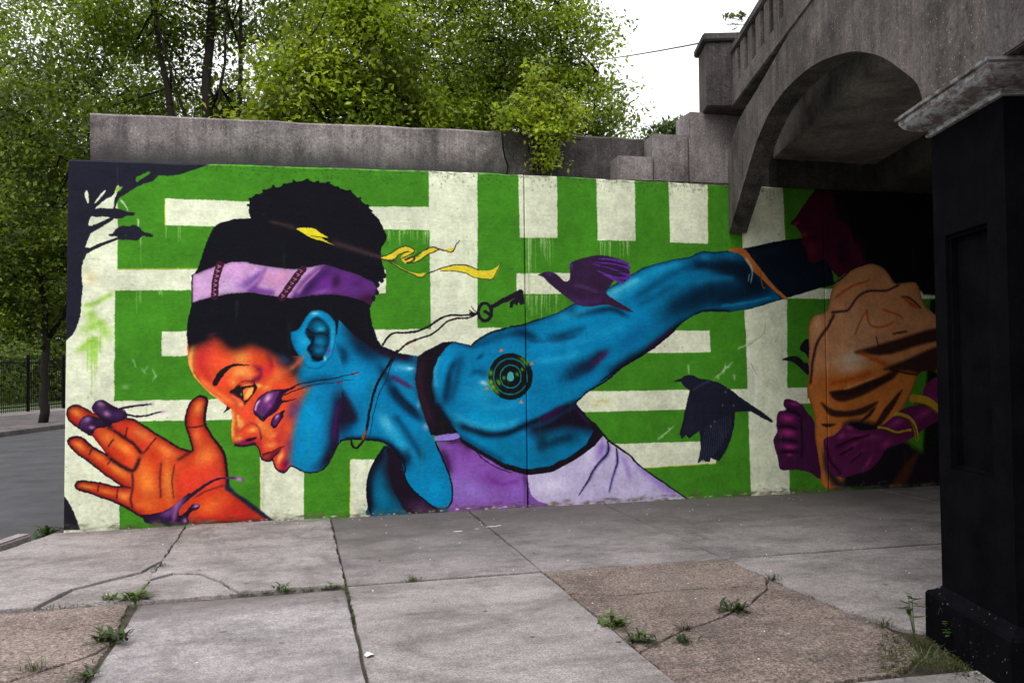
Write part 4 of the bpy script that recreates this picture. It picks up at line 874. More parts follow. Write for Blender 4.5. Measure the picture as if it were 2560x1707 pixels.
["L",[48,44,40],12.8,12.8,1,0,1,[[3118,2753],[3234,2744],[3321,2811],[3409,2845]]],
["L",[48,44,40],19.8,19.8,1,0,1,[[3379,2754],[3437,2784],[3481,2770],[3437,2733],[3400,2718]]],
["L",[48,44,40],9.9,9.9,1,0,1,[[3393,2713],[3525,2742],[3629,2820],[3762,2876]]],
["L",[48,44,40],12.8,12.8,1,0,1,[[3467,2785],[3585,2861],[3674,2899],[3762,2876],[3881,2845],[3915,2868],[3942,2928],[3980,2970]]],
["L",[48,44,40],11.3,11.3,1,0,1,[[3176,2743],[3320,2658],[3538,2563],[3612,2604],[3701,2635],[3820,2681],[3970,2709],[4075,2696],[4196,2650]]],
["L",[48,44,40],8.5,8.5,1,0,1,[[3760,2636],[3909,2638],[4044,2615],[4150,2567],[4256,2558],[4355,2567],[4454,2738]]],
["L",[28,22,34],36.8,36.8,1,0,1,[[4259,2189],[4327,2150],[4311,2120],[4288,2099],[4261,2090],[4234,2096],[4210,2114],[4194,2143],[4187,2177],[4190,2213],[4203,2245],[4225,2269],[4251,2280],[4279,2278],[4304,2262],[4322,2236],[4332,2202],[4331,2165]]],
["L",[28,22,34],48.2,65.2,1,0,1,[[4329,2241],[4545,2347],[4677,2409]]],
["P",[28,22,34],0.0,1,0,[[4639,2416],[4673,2434],[4713,2371],[4718,2281],[4671,2265],[4656,2303],[4629,2258],[4598,2287],[4574,2232],[4540,2238],[4547,2302],[4607,2340]]],
["L",[28,22,34],28.3,17.0,1,0,1,[[4160,2166],[4093,2173]]],
["L",[28,22,34],12.8,8.5,1,0,1,[[4176,2173],[4108,2240]]],
["L",[28,22,34],12.8,8.5,1,0,1,[[4160,2158],[4085,2203]]],
["L",[28,22,34],21.2,21.2,1,0,1,[[4145,2158],[4009,2146],[3875,2150],[3755,2113],[3636,2032],[3504,1974],[3372,1960],[3256,1953],[3184,1909],[3126,1823]]],
["L",[28,22,34],18.4,18.4,1,0,1,[[4145,2151],[4069,2117],[3949,2113],[3844,2084],[3754,2010],[3665,1944],[3547,1901],[3430,1865],[3342,1807],[3284,1742]]],
["L",[120,34,40],9.9,9.9,1,0,1,[[3934,2106],[3859,2087]]],
["L",[120,34,40],11.3,11.3,1,0,1,[[3488,1872],[3371,1822]]],
["L",[28,16,24],31.2,22.7,1,0,1,[[3284,1757],[3225,1678],[3167,1577],[3080,1449],[3022,1292],[2978,1121],[2949,950],[2912,808],[2870,753],[2834,725],[2792,755],[2781,812]]],
["L",[170,80,50],25.5,25.5,0.9,1,1,[[2941,921],[2898,794]]],
["L",[10,40,60],11.3,7.1,1,0,1,[[3284,1735],[3211,1606],[3166,1462],[3079,1291],[3021,1091],[2991,920],[2969,842]]],
["P",[40,16,48],0.0,1,1,[[1778,1152],[1794,1212],[1826,1272],[1874,1315],[1938,1347],[2018,1367],[2099,1371],[2206,1380],[2114,1332],[2071,1278],[2076,1239],[2044,1178],[2001,1130],[1958,1098],[1916,1071],[1894,1044],[1868,1037],[1842,1062],[1799,1102]]],
["P",[92,40,104],11.2,1,1,[[1792,1157],[1810,1217],[1848,1271],[1901,1314],[1981,1340],[2045,1345],[2023,1290],[1991,1229],[1948,1170],[1900,1105],[1863,1084],[1821,1118]]],
["B",[226,160,214],0.95,1927,1275,33.7,67.3,-0.611],
["L",[230,190,230],16.8,16.8,0.95,1,1,[[1799,1140],[1810,1200],[1847,1260]]],
["B",[150,60,140],0.8,1943,1197,33.7,50.5,-0.698],
["B",[84,40,96],0.7,1874,1160,39.3,50.5,-0.0],
["L",[40,16,30],22.4,5.6,1,0,1,[[2071,1233],[2141,1246],[2217,1263]]],
["L",[22,14,34],14.6,6.7,1,0,1,[[2045,1322],[2152,1370],[2255,1419],[2462,1451],[2671,1484],[2811,1524]]],
["L",[30,14,34],12.3,3.4,1,0,1,[[2098,1305],[2200,1350],[2393,1403],[2600,1428],[2811,1460]]],
["B",[190,130,180],0.95,2846,1524,34.0,18.4,-0.0],
["L",[100,30,70],22.7,14.2,1,0,1,[[2797,1517],[2868,1531]]],
["L",[110,30,70],14.2,14.2,1,0,1,[[2628,1427],[2684,1435]]],
["P",[34,14,40],0.0,1,1,[[1955,1021],[1974,1070],[2012,1113],[2044,1123],[2076,1145],[2098,1147],[2079,1106],[2081,1083],[2049,1029],[2017,980],[1990,959],[1966,982]]],
["P",[84,36,100],6.7,1,1,[[1974,1026],[1996,1075],[2033,1107],[2054,1090],[2033,1029],[1995,986]]],
["B",[210,150,210],0.9,2017,1085,16.8,33.7,-0.524],
["C",[[8,1193],[38,1232],[81,1244],[141,1229],[227,1174],[349,1131],[559,1099],[634,1084],[810,951],[936,872],[1064,787],[1179,756],[1160,865],[1128,975],[1115,1071],[1135,1179],[1180,1267],[1244,1306],[1303,1291],[1319,1243],[1302,1134],[1302,1025],[1360,913],[1425,815],[1484,717],[1503,607],[1516,483],[1522,387],[1581,315],[1713,213],[1845,110],[1965,6],[1845,-1],[1127,12],[785,31],[672,131],[585,189],[473,261],[338,321],[191,381],[106,418],[88,445],[106,484],[167,490],[301,469],[461,422],[523,419],[436,489],[313,587],[191,698],[81,795],[21,863],[27,909],[81,927],[154,905],[239,829],[374,744],[313,840],[215,962],[105,1032],[32,1100]],0],
["P",[204,56,26],0.0,1,0,[[-53,1418],[2051,1381],[2045,-151],[-49,-26]]],
["B",[250,150,54],0.95,81,1178,85.0,56.7,-0.524],
["B",[220,50,40],0.7,81,1098,99.2,42.5,-0.698],
["B",[240,120,44],0.9,362,918,99.2,85.0,-0.785],
["B",[246,140,50],0.9,535,805,155.8,56.7,-0.698],
["B",[246,130,60],0.9,709,947,127.5,85.0,-0.698],
["B",[210,44,36],0.9,485,994,56.7,56.7,-0.0],
["B",[216,50,34],0.8,684,814,70.8,85.0,-0.0],
["B",[248,140,50],0.95,118,846,99.2,56.7,-0.698],
["B",[244,130,46],0.9,301,734,99.2,51.0,-0.698],
["B",[246,140,48],0.9,485,580,141.7,56.7,-0.698],
["B",[250,150,50],0.95,191,441,99.2,36.8,-0.209],
["B",[246,130,46],0.9,375,379,85.0,36.8,-0.209],
["B",[248,150,60],0.9,535,325,70.8,56.7,-0.209],
["B",[248,140,56],0.95,1244,1190,70.8,99.2,-0.349],
["B",[226,70,40],0.7,1205,1055,56.7,85.0,-0.0],
["B",[244,120,60],0.8,1218,891,70.8,113.3,0.175],
["B",[246,130,54],0.85,1321,696,155.8,127.5,0.698],
["B",[246,140,60],0.85,936,764,155.8,70.8,-0.611],
["B",[246,140,50],0.85,747,462,127.5,240.8,0.262],
["B",[248,150,56],0.85,949,453,70.8,255.0,0.07],
["B",[230,80,44],0.6,1063,570,85.0,198.3,0.524],
["B",[226,60,44],0.8,1192,456,226.7,113.3,0.349],
["B",[224,66,50],0.7,1425,473,113.3,184.2,-0.0],
["B",[240,110,40],0.8,734,221,170.0,70.8,-0.175],
["B",[236,110,40],0.9,1385,188,198.3,99.2,0.349],
["B",[196,40,34],0.8,1646,106,255.0,99.2,-0.436],
["B",[190,36,34],0.7,1255,46,226.7,56.7,-0.0],
["B",[210,60,36],0.6,860,551,42.5,184.2,-0.0],
["E",[96,10,20],0.95,28.3],
["L",[34,16,28],34.0,34.0,0.95,1,1,[[380,731],[485,647],[609,575],[659,640],[684,720]]],
["L",[34,16,28],28.3,28.3,0.95,1,1,[[423,996],[535,912],[634,829],[709,732]]],
["L",[34,16,28],42.5,42.5,0.9,1,1,[[349,1078],[436,982]]],
["L",[34,16,28],14.2,14.2,0.8,1,1,[[535,899],[572,1018]]],
["L",[34,16,28],14.2,14.2,0.8,1,1,[[709,732],[785,837],[835,903]]],
["L",[34,16,28],14.2,14.2,0.8,1,1,[[380,811],[436,902]]],
["L",[34,16,28],14.2,14.2,0.8,1,1,[[209,737],[239,816]]],
["L",[34,16,28],12.8,12.8,0.7,1,1,[[374,638],[423,703]]],
["L",[34,16,28],12.8,12.8,0.8,1,1,[[289,377],[301,455]]],
["L",[34,16,28],12.8,12.8,0.8,1,1,[[461,289],[479,407]]],
["L",[34,16,28],17.0,17.0,0.75,1,1,[[609,562],[616,428],[597,295],[616,187]]],
["L",[34,16,28],12.8,12.8,0.85,1,1,[[1122,1002],[1205,993],[1296,1011]]],
["L",[34,16,28],12.8,12.8,0.6,1,1,[[1012,626],[987,465],[999,275]]],
["L",[34,16,28],17.0,17.0,0.6,1,1,[[886,658],[867,484],[879,281]]],
["L",[34,16,28],31.2,31.2,0.6,1,1,[[1179,756],[1102,704],[1025,653]]],
["L",[34,16,28],19.8,19.8,0.8,1,1,[[523,419],[609,401]]],
["L",[34,16,28],14.2,14.2,0.6,1,1,[[1490,388],[1320,341],[1204,279]]],
["C",None,0],
["L",[34,16,28],14.2,14.2,1,0,1,[[8,1153],[20,1212],[81,1244],[141,1229],[233,1171]]],
["L",[34,16,28],17.0,17.0,1,0,1,[[559,1102],[634,1081],[810,951],[936,870],[1064,784],[1179,749],[1164,858],[1128,975],[1113,1071],[1135,1179],[1180,1267],[1244,1306]]],
["L",[34,16,28],25.5,25.5,1,0,1,[[1244,1309],[1303,1296],[1322,1243],[1305,1134],[1305,1024],[1360,913],[1428,815],[1488,717],[1507,607],[1520,483],[1529,386]]],
["L",[34,16,28],19.8,19.8,1,0,1,[[21,876],[27,909],[81,929],[154,908],[239,829],[374,742]]],
["L",[34,16,28],14.2,14.2,1,0,1,[[21,863],[81,788],[191,696],[313,585],[436,487],[523,416]]],
["L",[34,16,28],17.0,17.0,1,0,1,[[523,416],[461,419],[301,466],[167,490],[106,487],[85,445],[106,415],[191,378],[338,319],[473,259],[585,186],[672,124],[759,73]]],
["L",[34,16,28],14.2,14.2,1,0,1,[[8,1153],[33,1097],[105,1029],[215,956]]],
["P",[24,34,60],11.3,1,1,[[1516,428],[1549,372],[1634,285],[1766,190],[1885,80],[1978,-1],[1898,24],[1713,172],[1568,302],[1503,347]]],
["L",[40,22,50],22.7,14.2,1,0,1,[[497,1201],[597,1219],[684,1230],[785,1236]]],
["L",[40,22,50],19.8,14.2,1,0,1,[[534,1153],[634,1121],[734,1121],[835,1146],[898,1155]]],
["B",[180,120,170],0.9,785,1236,22.7,14.2,-0.0],
["B",[205,150,205],0.95,898,1155,31.2,19.8,-0.0],
["P",[38,18,50],0.0,1,1,[[239,1200],[251,1253],[300,1285],[361,1280],[423,1236],[485,1201],[547,1180],[559,1112],[485,1074],[411,1050],[349,1078],[288,1133]]],
["C",[[239,1200],[251,1253],[300,1285],[361,1280],[423,1236],[485,1201],[547,1180],[559,1112],[485,1074],[411,1050],[349,1078],[288,1133]],1],
["E",[16,8,26],0.8,19.8],
["B",[200,140,200],0.95,318,1245,42.5,31.2,-0.349],
["B",[196,130,190],0.95,374,1151,51.0,34.0,-0.524],
["B",[84,44,100],0.8,312,1199,70.8,56.7,-0.0],
["B",[70,40,90],0.8,472,1141,70.8,56.7,-0.0],
["B",[190,130,190],0.8,534,1187,22.7,14.2,-0.0],
["C",None,0],
["P",[38,18,50],0.0,1,1,[[111,1045],[141,1110],[202,1142],[276,1120],[349,1091],[423,1049],[362,1018],[276,1007],[233,948],[209,942],[130,1004]]],
["C",[[111,1045],[141,1110],[202,1142],[276,1120],[349,1091],[423,1049],[362,1018],[276,1007],[233,948],[209,942],[130,1004]],1],
["E",[16,8,26],0.8,19.8],
["B",[190,130,190],0.9,190,1095,48.2,34.0,0.524],
["B",[190,130,190],0.9,233,1021,31.2,22.7,-0.0],
["B",[84,44,100],0.8,166,1056,56.7,56.7,-0.0],
["B",[50,24,60],0.8,300,1079,56.7,34.0,-0.0],
["C",None,0],
["L",[40,20,50],56.7,14.2,1,0,1,[[747,74],[911,132],[1063,218],[1191,320],[1321,410],[1438,456],[1529,462]]],
["L",[84,44,92],19.8,36.8,1,0,1,[[1516,461],[1595,455],[1674,435]]],
["B",[205,150,205],0.95,1641,442,45.3,22.7,-0.209],
["P",[38,18,50],0.0,1,1,[[672,124],[785,132],[923,158],[1038,233],[1140,323],[1153,295],[1089,217],[1050,151],[1063,97],[1127,147],[1178,206],[1249,202],[1243,162],[1165,132],[1140,79],[1146,24],[1088,1],[810,16],[734,74]]],
["C",[[672,124],[785,132],[923,158],[1038,233],[1140,323],[1153,295],[1089,217],[1050,151],[1063,97],[1127,147],[1178,206],[1249,202],[1243,162],[1165,132],[1140,79],[1146,24],[1088,1],[810,16],[734,74]],1],
["E",[16,8,26],0.8,19.8],
["B",[150,96,170],0.9,1038,220,56.7,113.3,-0.698],
["B",[110,60,130],0.9,936,130,85.0,42.5,0.349],
["B",[190,130,200],0.95,1217,190,36.8,19.8,0.349],
["B",[150,90,150],0.8,1012,113,28.3,99.2,-0.175],
["B",[170,110,170],0.9,1108,47,25.5,36.8,-0.0],
["B",[50,26,60],0.8,835,69,85.0,42.5,-0.0],
["C",None,0],
["P",[52,30,62],0.0,1,1,[[4883,2608],[4955,2643],[5049,2640],[5120,2603],[5183,2551],[5247,2547],[5265,2636],[5266,2743],[5339,2783],[5469,2824],[5615,2848],[5730,2841],[5861,2808],[5976,2763],[5967,2740],[6000,2717],[5991,2686],[5999,2647],[5990,2584],[5940,2560],[5906,2533],[5808,2559],[5757,2504],[5699,2418],[5788,2341],[5935,2257],[6025,2195],[5918,2210],[5786,2256],[5672,2279],[5525,2255],[5364,2269],[5236,2345],[5110,2435],[5000,2526],[4946,2586]]],
["L",[100,48,160],8.5,36.8,0.95,0,1,[[5615,2811],[5795,2799],[5968,2756]]],
["L",[100,48,160],8.5,36.8,0.95,0,1,[[5565,2764],[5794,2752],[5992,2706]]],
["L",[100,48,160],8.5,36.8,0.95,0,1,[[5532,2748],[5760,2690],[5999,2616]]],
["L",[100,48,160],8.5,36.8,0.95,0,1,[[5596,2672],[5792,2597],[5973,2584]]],
["L",[100,48,160],8.5,36.8,0.95,0,1,[[5677,2627],[5791,2574],[5906,2540]]],
["L",[46,24,66],11.3,11.3,1,0,1,[[5598,2795],[5761,2767],[5959,2732]]],
["L",[46,24,66],12.8,12.8,1,0,1,[[5630,2719],[5809,2667],[5974,2646]]],
["L",[84,54,104],36.8,36.8,0.6,1,1,[[5303,2499],[5463,2470],[5609,2410]]],
["L",[78,44,110],56.7,56.7,0.6,1,1,[[5237,2360],[5396,2300],[5657,2333]]],
["L",[90,50,130],34.0,34.0,0.7,1,1,[[5049,2618],[4986,2617]]],
["L",[80,44,140],25.5,25.5,0.8,1,1,[[5282,2759],[5273,2667]]],
["L",[70,24,50],34.0,34.0,0.8,1,1,[[5690,2379],[5852,2272],[6000,2203]]],
["P",[26,28,44],0.0,1,0,[[6504,1380],[6610,1410],[6696,1453],[6782,1447],[6850,1406],[6971,1388],[7092,1363],[7231,1289],[7353,1198],[7528,1083],[7704,974],[7828,874],[7810,855],[7668,927],[7526,998],[7402,1006],[7322,999],[7301,825],[7254,667],[7181,526],[7091,419],[6988,462],[6969,416],[6918,418],[6884,450],[6814,406],[6860,585],[6847,790],[6716,700],[6674,741],[6614,696],[6589,759],[6635,907],[6681,1094],[6727,1274],[6659,1315],[6626,1370]]],
["L",[58,62,88],8.5,19.8,0.6,0,0,[[6926,835],[6849,428]]],
["L",[58,62,88],8.5,19.8,0.6,0,0,[[6952,847],[6882,430]]],
["L",[58,62,88],8.5,19.8,0.6,0,0,[[6978,858],[6915,437]]],
["L",[58,62,88],8.5,19.8,0.6,0,0,[[7004,869],[6948,450]]],
["L",[58,62,88],8.5,19.8,0.6,0,0,[[7031,880],[6982,469]]],
["L",[58,62,88],8.5,19.8,0.6,0,0,[[7057,891],[7016,493]]],
["L",[58,62,88],8.5,19.8,0.6,0,0,[[7083,902],[7050,523]]],
["L",[58,62,88],8.5,19.8,0.6,0,0,[[7110,913],[7084,559]]],
["L",[58,62,88],8.5,19.8,0.6,0,0,[[7136,925],[7118,601]]],
["L",[58,62,88],8.5,19.8,0.6,0,0,[[7163,936],[7153,648]]],
["L",[58,62,88],8.5,19.8,0.6,0,0,[[7189,947],[7187,702]]],
["L",[58,62,88],8.5,19.8,0.6,0,0,[[7216,958],[7222,761]]],
["L",[58,62,88],8.5,19.8,0.6,0,0,[[7242,970],[7257,826]]],
["L",[40,44,64],5.7,14.2,0.5,0,0,[[6741,1124],[6623,719]]],
["L",[40,44,64],5.7,14.2,0.5,0,0,[[6761,1124],[6655,727]]],
["L",[40,44,64],5.7,14.2,0.5,0,0,[[6781,1123],[6686,735]]],
["L",[40,44,64],5.7,14.2,0.5,0,0,[[6800,1123],[6718,743]]],
["L",[40,44,64],5.7,14.2,0.5,0,0,[[6820,1122],[6750,751]]],
["L",[40,44,64],5.7,14.2,0.5,0,0,[[6840,1122],[6782,759]]],
["L",[40,44,64],5.7,14.2,0.5,0,0,[[6859,1121],[6815,767]]],
["L",[40,44,64],5.7,14.2,0.5,0,0,[[6879,1121],[6847,775]]],
["L",[70,76,104],19.8,19.8,0.5,1,1,[[6761,1265],[6901,1342],[7005,1372]]],
["B",[150,160,150],0.7,7195,1241,9.9,14.2,-0.0],
["B",[150,160,150],0.7,7157,1083,9.9,14.2,-0.0],
["B",[150,160,150],0.7,7048,895,9.9,14.2,-0.0],
["B",[150,160,150],0.7,7297,1080,9.9,14.2,-0.0],
["B",[150,160,150],0.7,7222,1289,9.9,14.2,-0.0],
["B",[150,160,150],0.7,6995,833,9.9,14.2,-0.0],
["P",[66,12,38],0.0,1,1,[[8116,3286],[8191,3371],[8306,3523],[8421,3660],[8593,3800],[9167,3857],[9650,3638],[9735,3145],[9587,2785],[9333,2781],[9139,2778],[8849,2673],[8772,2638],[8643,2769],[8589,2868],[8476,2816],[8364,2831],[8321,2978],[8276,3027],[8260,3158],[8189,3255]]],  # second figure's face painted darker to carry the bridge shade
["P",[26,20,32],19.8,1,1,[[8688,3837],[9168,3891],[9750,3675],[9834,3148],[9623,2650],[9333,2781],[9200,2913],[9031,3078],[8941,3293],[8791,3373],[8739,3605]]],
["P",[13,13,17],14.2,1,0,[[8938,3948],[11948,4079],[11891,2405],[10014,2429],[9898,2585],[9601,2565],[9391,2782],[9198,2804],[9031,3044],[8941,3293]]],
["P",[14,26,11],22.7,1,0,[[10112,2372],[11890,2385],[11836,800],[11801,-220],[9861,-126],[9961,579]]],
["B",[78,16,46],0.9,8527,3398,127.5,155.8,-0.0],
["B",[104,20,48],0.9,8405,2980,70.8,113.3,0.262],
["B",[140,34,66],0.9,8297,3159,56.7,28.3,-0.0],
["B",[72,14,44],0.9,9048,2977,113.3,170.0,-0.0],
["B",[92,20,48],0.8,8739,2804,56.7,127.5,0.349],
["B",[170,46,80],0.8,8189,3288,56.7,22.7,0.349],
["L",[40,12,34],99.2,99.2,0.9,1,1,[[8861,3140],[8819,2972],[8833,2772]]],
["L",[60,14,48],56.7,56.7,0.8,1,1,[[8591,2918],[8631,3035],[8785,3155]]],
["L",[40,10,30],36.8,36.8,0.8,1,1,[[8333,3111],[8483,3131]]],
["C",[[8684,2504],[8820,2622],[8985,2741],[9198,2812],[9391,2782],[9506,2682],[9601,2565],[9898,2585],[10010,2313],[10207,2160],[10325,2040],[10307,1439],[10066,1460],[9905,1411],[9779,1159],[9575,894],[9337,733],[8897,779],[8794,452],[8788,205],[8973,49],[8521,20],[8452,268],[8404,564],[8392,875],[8316,1155],[8296,1123],[8329,1711],[8336,2007],[8404,2155],[8593,2222]],1],
["P",[214,146,98],0.0,1,0,[[8106,2859],[10637,2907],[10545,-125],[8041,-6]]],
["B",[222,166,124],0.9,9062,2040,368.3,283.3,-0.0],
["B",[228,206,180],0.9,8936,1590,283.3,184.2,0.175],
["B",[232,170,130],0.9,8457,2040,70.8,155.8,-0.0],
["B",[206,150,100],0.8,9136,2643,212.5,99.2,0.175],
["P",[206,116,44],85.0,0.85,1,[[8256,1368],[10187,1458],[10161,572],[8224,-15]]],
["B",[226,190,160],0.8,8915,1508,255.0,85.0,0.14],
["P",[44,24,24],22.7,0.9,1,[[8977,1698],[9306,1788],[9700,1887],[10243,2005],[10238,1851],[9915,1784],[9597,1693],[9323,1662]]],
["P",[44,24,24],25.5,0.9,1,[[9396,1485],[9692,1591],[10236,1766],[10229,1543],[10064,1400],[9748,1455]]],
["P",[44,24,24],17.0,0.9,1,[[8606,1215],[8928,1258],[9198,1345],[9530,1399],[9293,1285],[8964,1191],[8736,1171]]],
["P",[44,24,24],19.8,0.9,1,[[8624,1198],[8927,1234],[9217,1337],[9591,1483],[9549,1382],[9253,1236],[8963,1125],[8734,1097]]],
["P",[44,24,24],17.0,0.9,1,[[8490,1086],[8675,991],[8959,984],[9307,1084],[9111,939],[8843,904],[8617,926]]],
["P",[44,24,24],11.3,0.9,1,[[9031,833],[9149,938],[9267,1018],[9187,904]]],
["P",[44,24,24],14.2,0.9,1,[[9241,769],[9382,982],[9662,1228],[9539,1029],[9358,816]]],
["P",[44,24,24],8.5,0.9,1,[[8484,823],[8690,818],[8576,780]]],
["L",[44,24,24],24.1,24.1,0.9,1,1,[[8648,2197],[8762,2206],[8915,2240],[9033,2391],[9189,2467],[9461,2479],[9659,2557]]],
["L",[44,24,24],31.2,31.2,0.9,1,1,[[8705,2189],[8607,2023],[8510,1908],[8432,1776],[8381,1580],[8343,1302]]],
["L",[44,24,24],14.2,14.2,0.9,1,1,[[9290,1905],[9335,1771]]],
["L",[44,24,24],19.8,19.8,0.9,1,1,[[9525,1930],[9762,1963]]],
["L",[44,24,24],22.7,22.7,0.9,1,1,[[9675,2404],[9813,2380],[9968,2245]]],
["L",[44,24,24],22.7,22.7,0.9,1,1,[[9473,1484],[9786,1421],[10064,1400]]],
["L",[235,170,110],19.8,19.8,0.6,1,1,[[8814,1244],[9005,1307],[9277,1386]]],
["L",[226,140,70],36.8,36.8,0.7,1,1,[[9166,1605],[9458,1636],[9914,1733],[10197,1817]]],
["L",[190,84,30],22.7,22.7,0.85,1,1,[[8709,2371],[8921,2507],[9231,2611]]],
["L",[190,84,30],19.8,19.8,0.85,1,1,[[8982,1906],[9083,2107],[9183,2241]]],
["L",[190,84,30],22.7,22.7,0.85,1,1,[[9164,2241],[9216,2040],[9410,2023],[9568,2090]]],
["L",[190,84,30],56.7,56.7,0.85,1,1,[[9016,1723],[9244,1621],[9474,1518]]],
["L",[190,84,30],56.7,56.7,0.85,1,1,[[8589,1314],[8892,1359],[9240,1453]]],
["L",[190,84,30],22.7,22.7,0.85,1,1,[[9377,2242],[9610,2175],[9706,2108]]],
["L",[190,84,30],42.5,42.5,0.85,1,1,[[9675,2413],[9928,2244]]],
["E",[60,24,20],0.6,14.2],
["L",[26,24,34],99.2,99.2,0.9,1,1,[[8552,559],[8565,296],[8709,77],[8935,51]]],
["C",None,0],
["L",[26,16,24],14.2,14.2,1,0,1,[[8562,2516],[8695,2554],[8820,2625],[8985,2745],[9198,2816]]],
["P",[26,20,26],42.5,1,1,[[8803,814],[9376,765],[9956,410],[10279,483],[10263,-44],[8972,16],[8786,123]]],
["P",[90,44,20],28.3,0.8,1,[[9716,318],[9877,413],[9709,83],[9550,-11],[9473,26]]],
["P",[66,20,62],0.0,1,1,[[7985,1129],[8067,1136],[8212,1075],[8302,959],[8383,859],[8404,597],[8469,170],[8304,242],[8120,274],[7920,282],[7886,356],[7878,437],[7853,518],[7820,648],[7876,743],[7869,841],[7900,985],[8009,1007],[7974,1064]]],
["B",[170,40,120],0.95,8025,901,113.3,56.7,-0.105],
["B",[170,40,120],0.95,8021,731,113.3,56.7,-0.105],
["B",[170,40,120],0.95,8036,560,99.2,36.8,-0.105],
["B",[170,40,120],0.95,8033,463,56.7,25.5,-0.105],
["B",[170,40,120],0.95,8121,1077,85.0,28.3,-0.105],
["L",[30,8,32],36.8,36.8,0.9,1,1,[[7878,808],[8023,804],[8168,767]]],
["L",[30,8,32],36.8,36.8,0.9,1,1,[[7856,639],[8019,642],[8183,612]]],
["L",[30,8,32],36.8,36.8,0.9,1,1,[[7889,501],[8052,495],[8199,490]]],
["L",[30,8,32],36.8,36.8,0.9,1,1,[[7991,1007],[8136,971],[8209,913]]],
["L",[30,8,32],36.8,36.8,0.9,1,1,[[8209,913],[8221,635],[8197,409]]],
["P",[96,28,78],0.0,1,1,[[8517,626],[8668,687],[8802,781],[8897,795],[9029,733],[9259,735],[9436,830],[9655,976],[9934,1037],[10276,1081],[10270,876],[9965,714],[9663,555],[9427,496],[9287,334],[9131,224],[8977,197],[8787,156],[8600,229],[8531,429]]],
["B",[160,56,124],0.9,8877,763,70.8,31.2,-0.349],
["B",[160,56,124],0.9,8762,667,70.8,42.5,0.349],
["B",[160,56,124],0.9,8890,514,155.8,34.0,0.524],
["B",[160,56,124],0.9,9084,657,255.0,42.5,-0.105],
["B",[160,56,124],0.9,8983,412,141.7,31.2,0.698],
["B",[160,56,124],0.9,9133,323,113.3,31.2,0.873],
["B",[160,56,124],0.9,9572,810,127.5,56.7,0.349],
["B",[160,56,124],0.9,9971,917,141.7,56.7,0.349],
["B",[160,56,124],0.9,9409,547,85.0,56.7,0.524],
["L",[34,10,34],31.2,31.2,0.85,1,1,[[8664,522],[8912,613],[9181,671]]],
["L",[34,10,34],31.2,31.2,0.85,1,1,[[8718,422],[8947,529]]],
["L",[34,10,34],31.2,31.2,0.85,1,1,[[8866,317],[9060,459]]],
["L",[34,10,34],31.2,31.2,0.85,1,1,[[8552,559],[8604,360],[8769,190]]],
["P",[120,32,92],0.0,1,1,[[10021,1290],[10306,1388],[10295,1012],[9975,1087]]],
["L",[196,156,40],56.7,56.7,1,0,1,[[9556,919],[9731,873],[9827,769],[9862,599]]],
["L",[40,28,10],19.8,19.8,0.7,1,1,[[9555,892],[9731,846],[9827,742],[9861,572]]],
["L",[196,156,40],36.8,36.8,1,0,1,[[9299,759],[9434,730],[9569,684],[9766,712]]],
["L",[40,28,10],19.8,19.8,0.7,1,1,[[9298,741],[9433,712],[9569,666],[9766,694]]],
["L",[196,156,40],113.3,113.3,1,0,1,[[9817,1107],[10015,1069],[10212,945]]],
["L",[40,28,10],19.8,19.8,0.7,1,1,[[9815,1053],[10013,1015],[10210,891]]],
["P",[22,22,34],0.0,1,1,[[7968,1620],[8060,1656],[8152,1660],[8225,1622],[8261,1581],[8325,1564],[8322,1433],[8258,1466],[8186,1533],[8096,1591]]],
["P",[22,22,34],0.0,1,1,[[8209,1745],[8248,1827],[8332,1867],[8327,1646],[8282,1695]]],
["P",[186,104,44],0.0,1,1,[[7264,2939],[7371,2977],[7478,2960],[7548,2897],[7635,2785],[7723,2689],[7865,2528],[8044,2375],[8007,2358],[7828,2495],[7686,2623],[7580,2703],[7510,2799],[7441,2886],[7334,2916]]],
["L",[180,200,210],31.2,8.5,0.8,1,1,[[7494,2863],[7580,2703],[7558,2524]]],
["L",[120,170,200],17.0,17.0,0.7,1,1,[[7543,2670],[7523,2556]]],
["L",[140,80,30],14.2,14.2,1,0,1,[[7687,2672],[7719,2510],[7755,2494]]]]
def wear():
    # brushy streaks, spatter, splashed dirt at the foot and grime under the top edge
    r = random.Random(12); o = []
    for i in range(260):
        x, z = r.uniform(0, 11500), r.uniform(200, 3700)
        o.append(['L', r.choice([(96, 172, 64), (52, 112, 28), (120, 150, 90)]), r.uniform(8, 40), 6, r.uniform(.05, .16), 1, 0, [[x, z], [x+r.uniform(-8, 8), z-r.uniform(80, 420)]]])
    for i in range(420):
        o.append(['B', r.choice([(60, 70, 40), (110, 110, 88), (40, 44, 36)]), r.uniform(.2, .6), r.uniform(0, 9000), r.uniform(0, 3700), r.uniform(4, 9), r.uniform(4, 9), 0])
    for i in range(700):
        x = r.uniform(500, 9000); o.append(['B', (48, 56, 36), r.uniform(.15, .55), x, 3725-abs(r.gauss(0, 70)), r.uniform(4, 12), r.uniform(5, 16), 0])
    for i in range(260):
        o.append(['B', r.choice([(60, 60, 50), (150, 145, 130), (40, 44, 36)]), r.uniform(.3, .7), r.uniform(0, 7300), 3738-abs(r.gauss(0, 10)), r.uniform(12, 60), r.uniform(4, 12), 0])
    for i in range(700):
        o.append(['B', r.choice([(92, 82, 66), (70, 64, 52), (120, 112, 92)]), r.uniform(.2, .55), r.uniform(0, 11500), abs(r.gauss(0, 28)), r.uniform(12, 60), r.uniform(5, 22), 0])
    for i in range(70):
        o.append(['B', (226, 226, 214), r.uniform(.5, .9), r.uniform(1500, 8600), r.uniform(0, 22), r.uniform(8, 34), r.uniform(4, 10), 0])
    return o
mural = Mural(); mural.run(OPS); mural.run(wear())
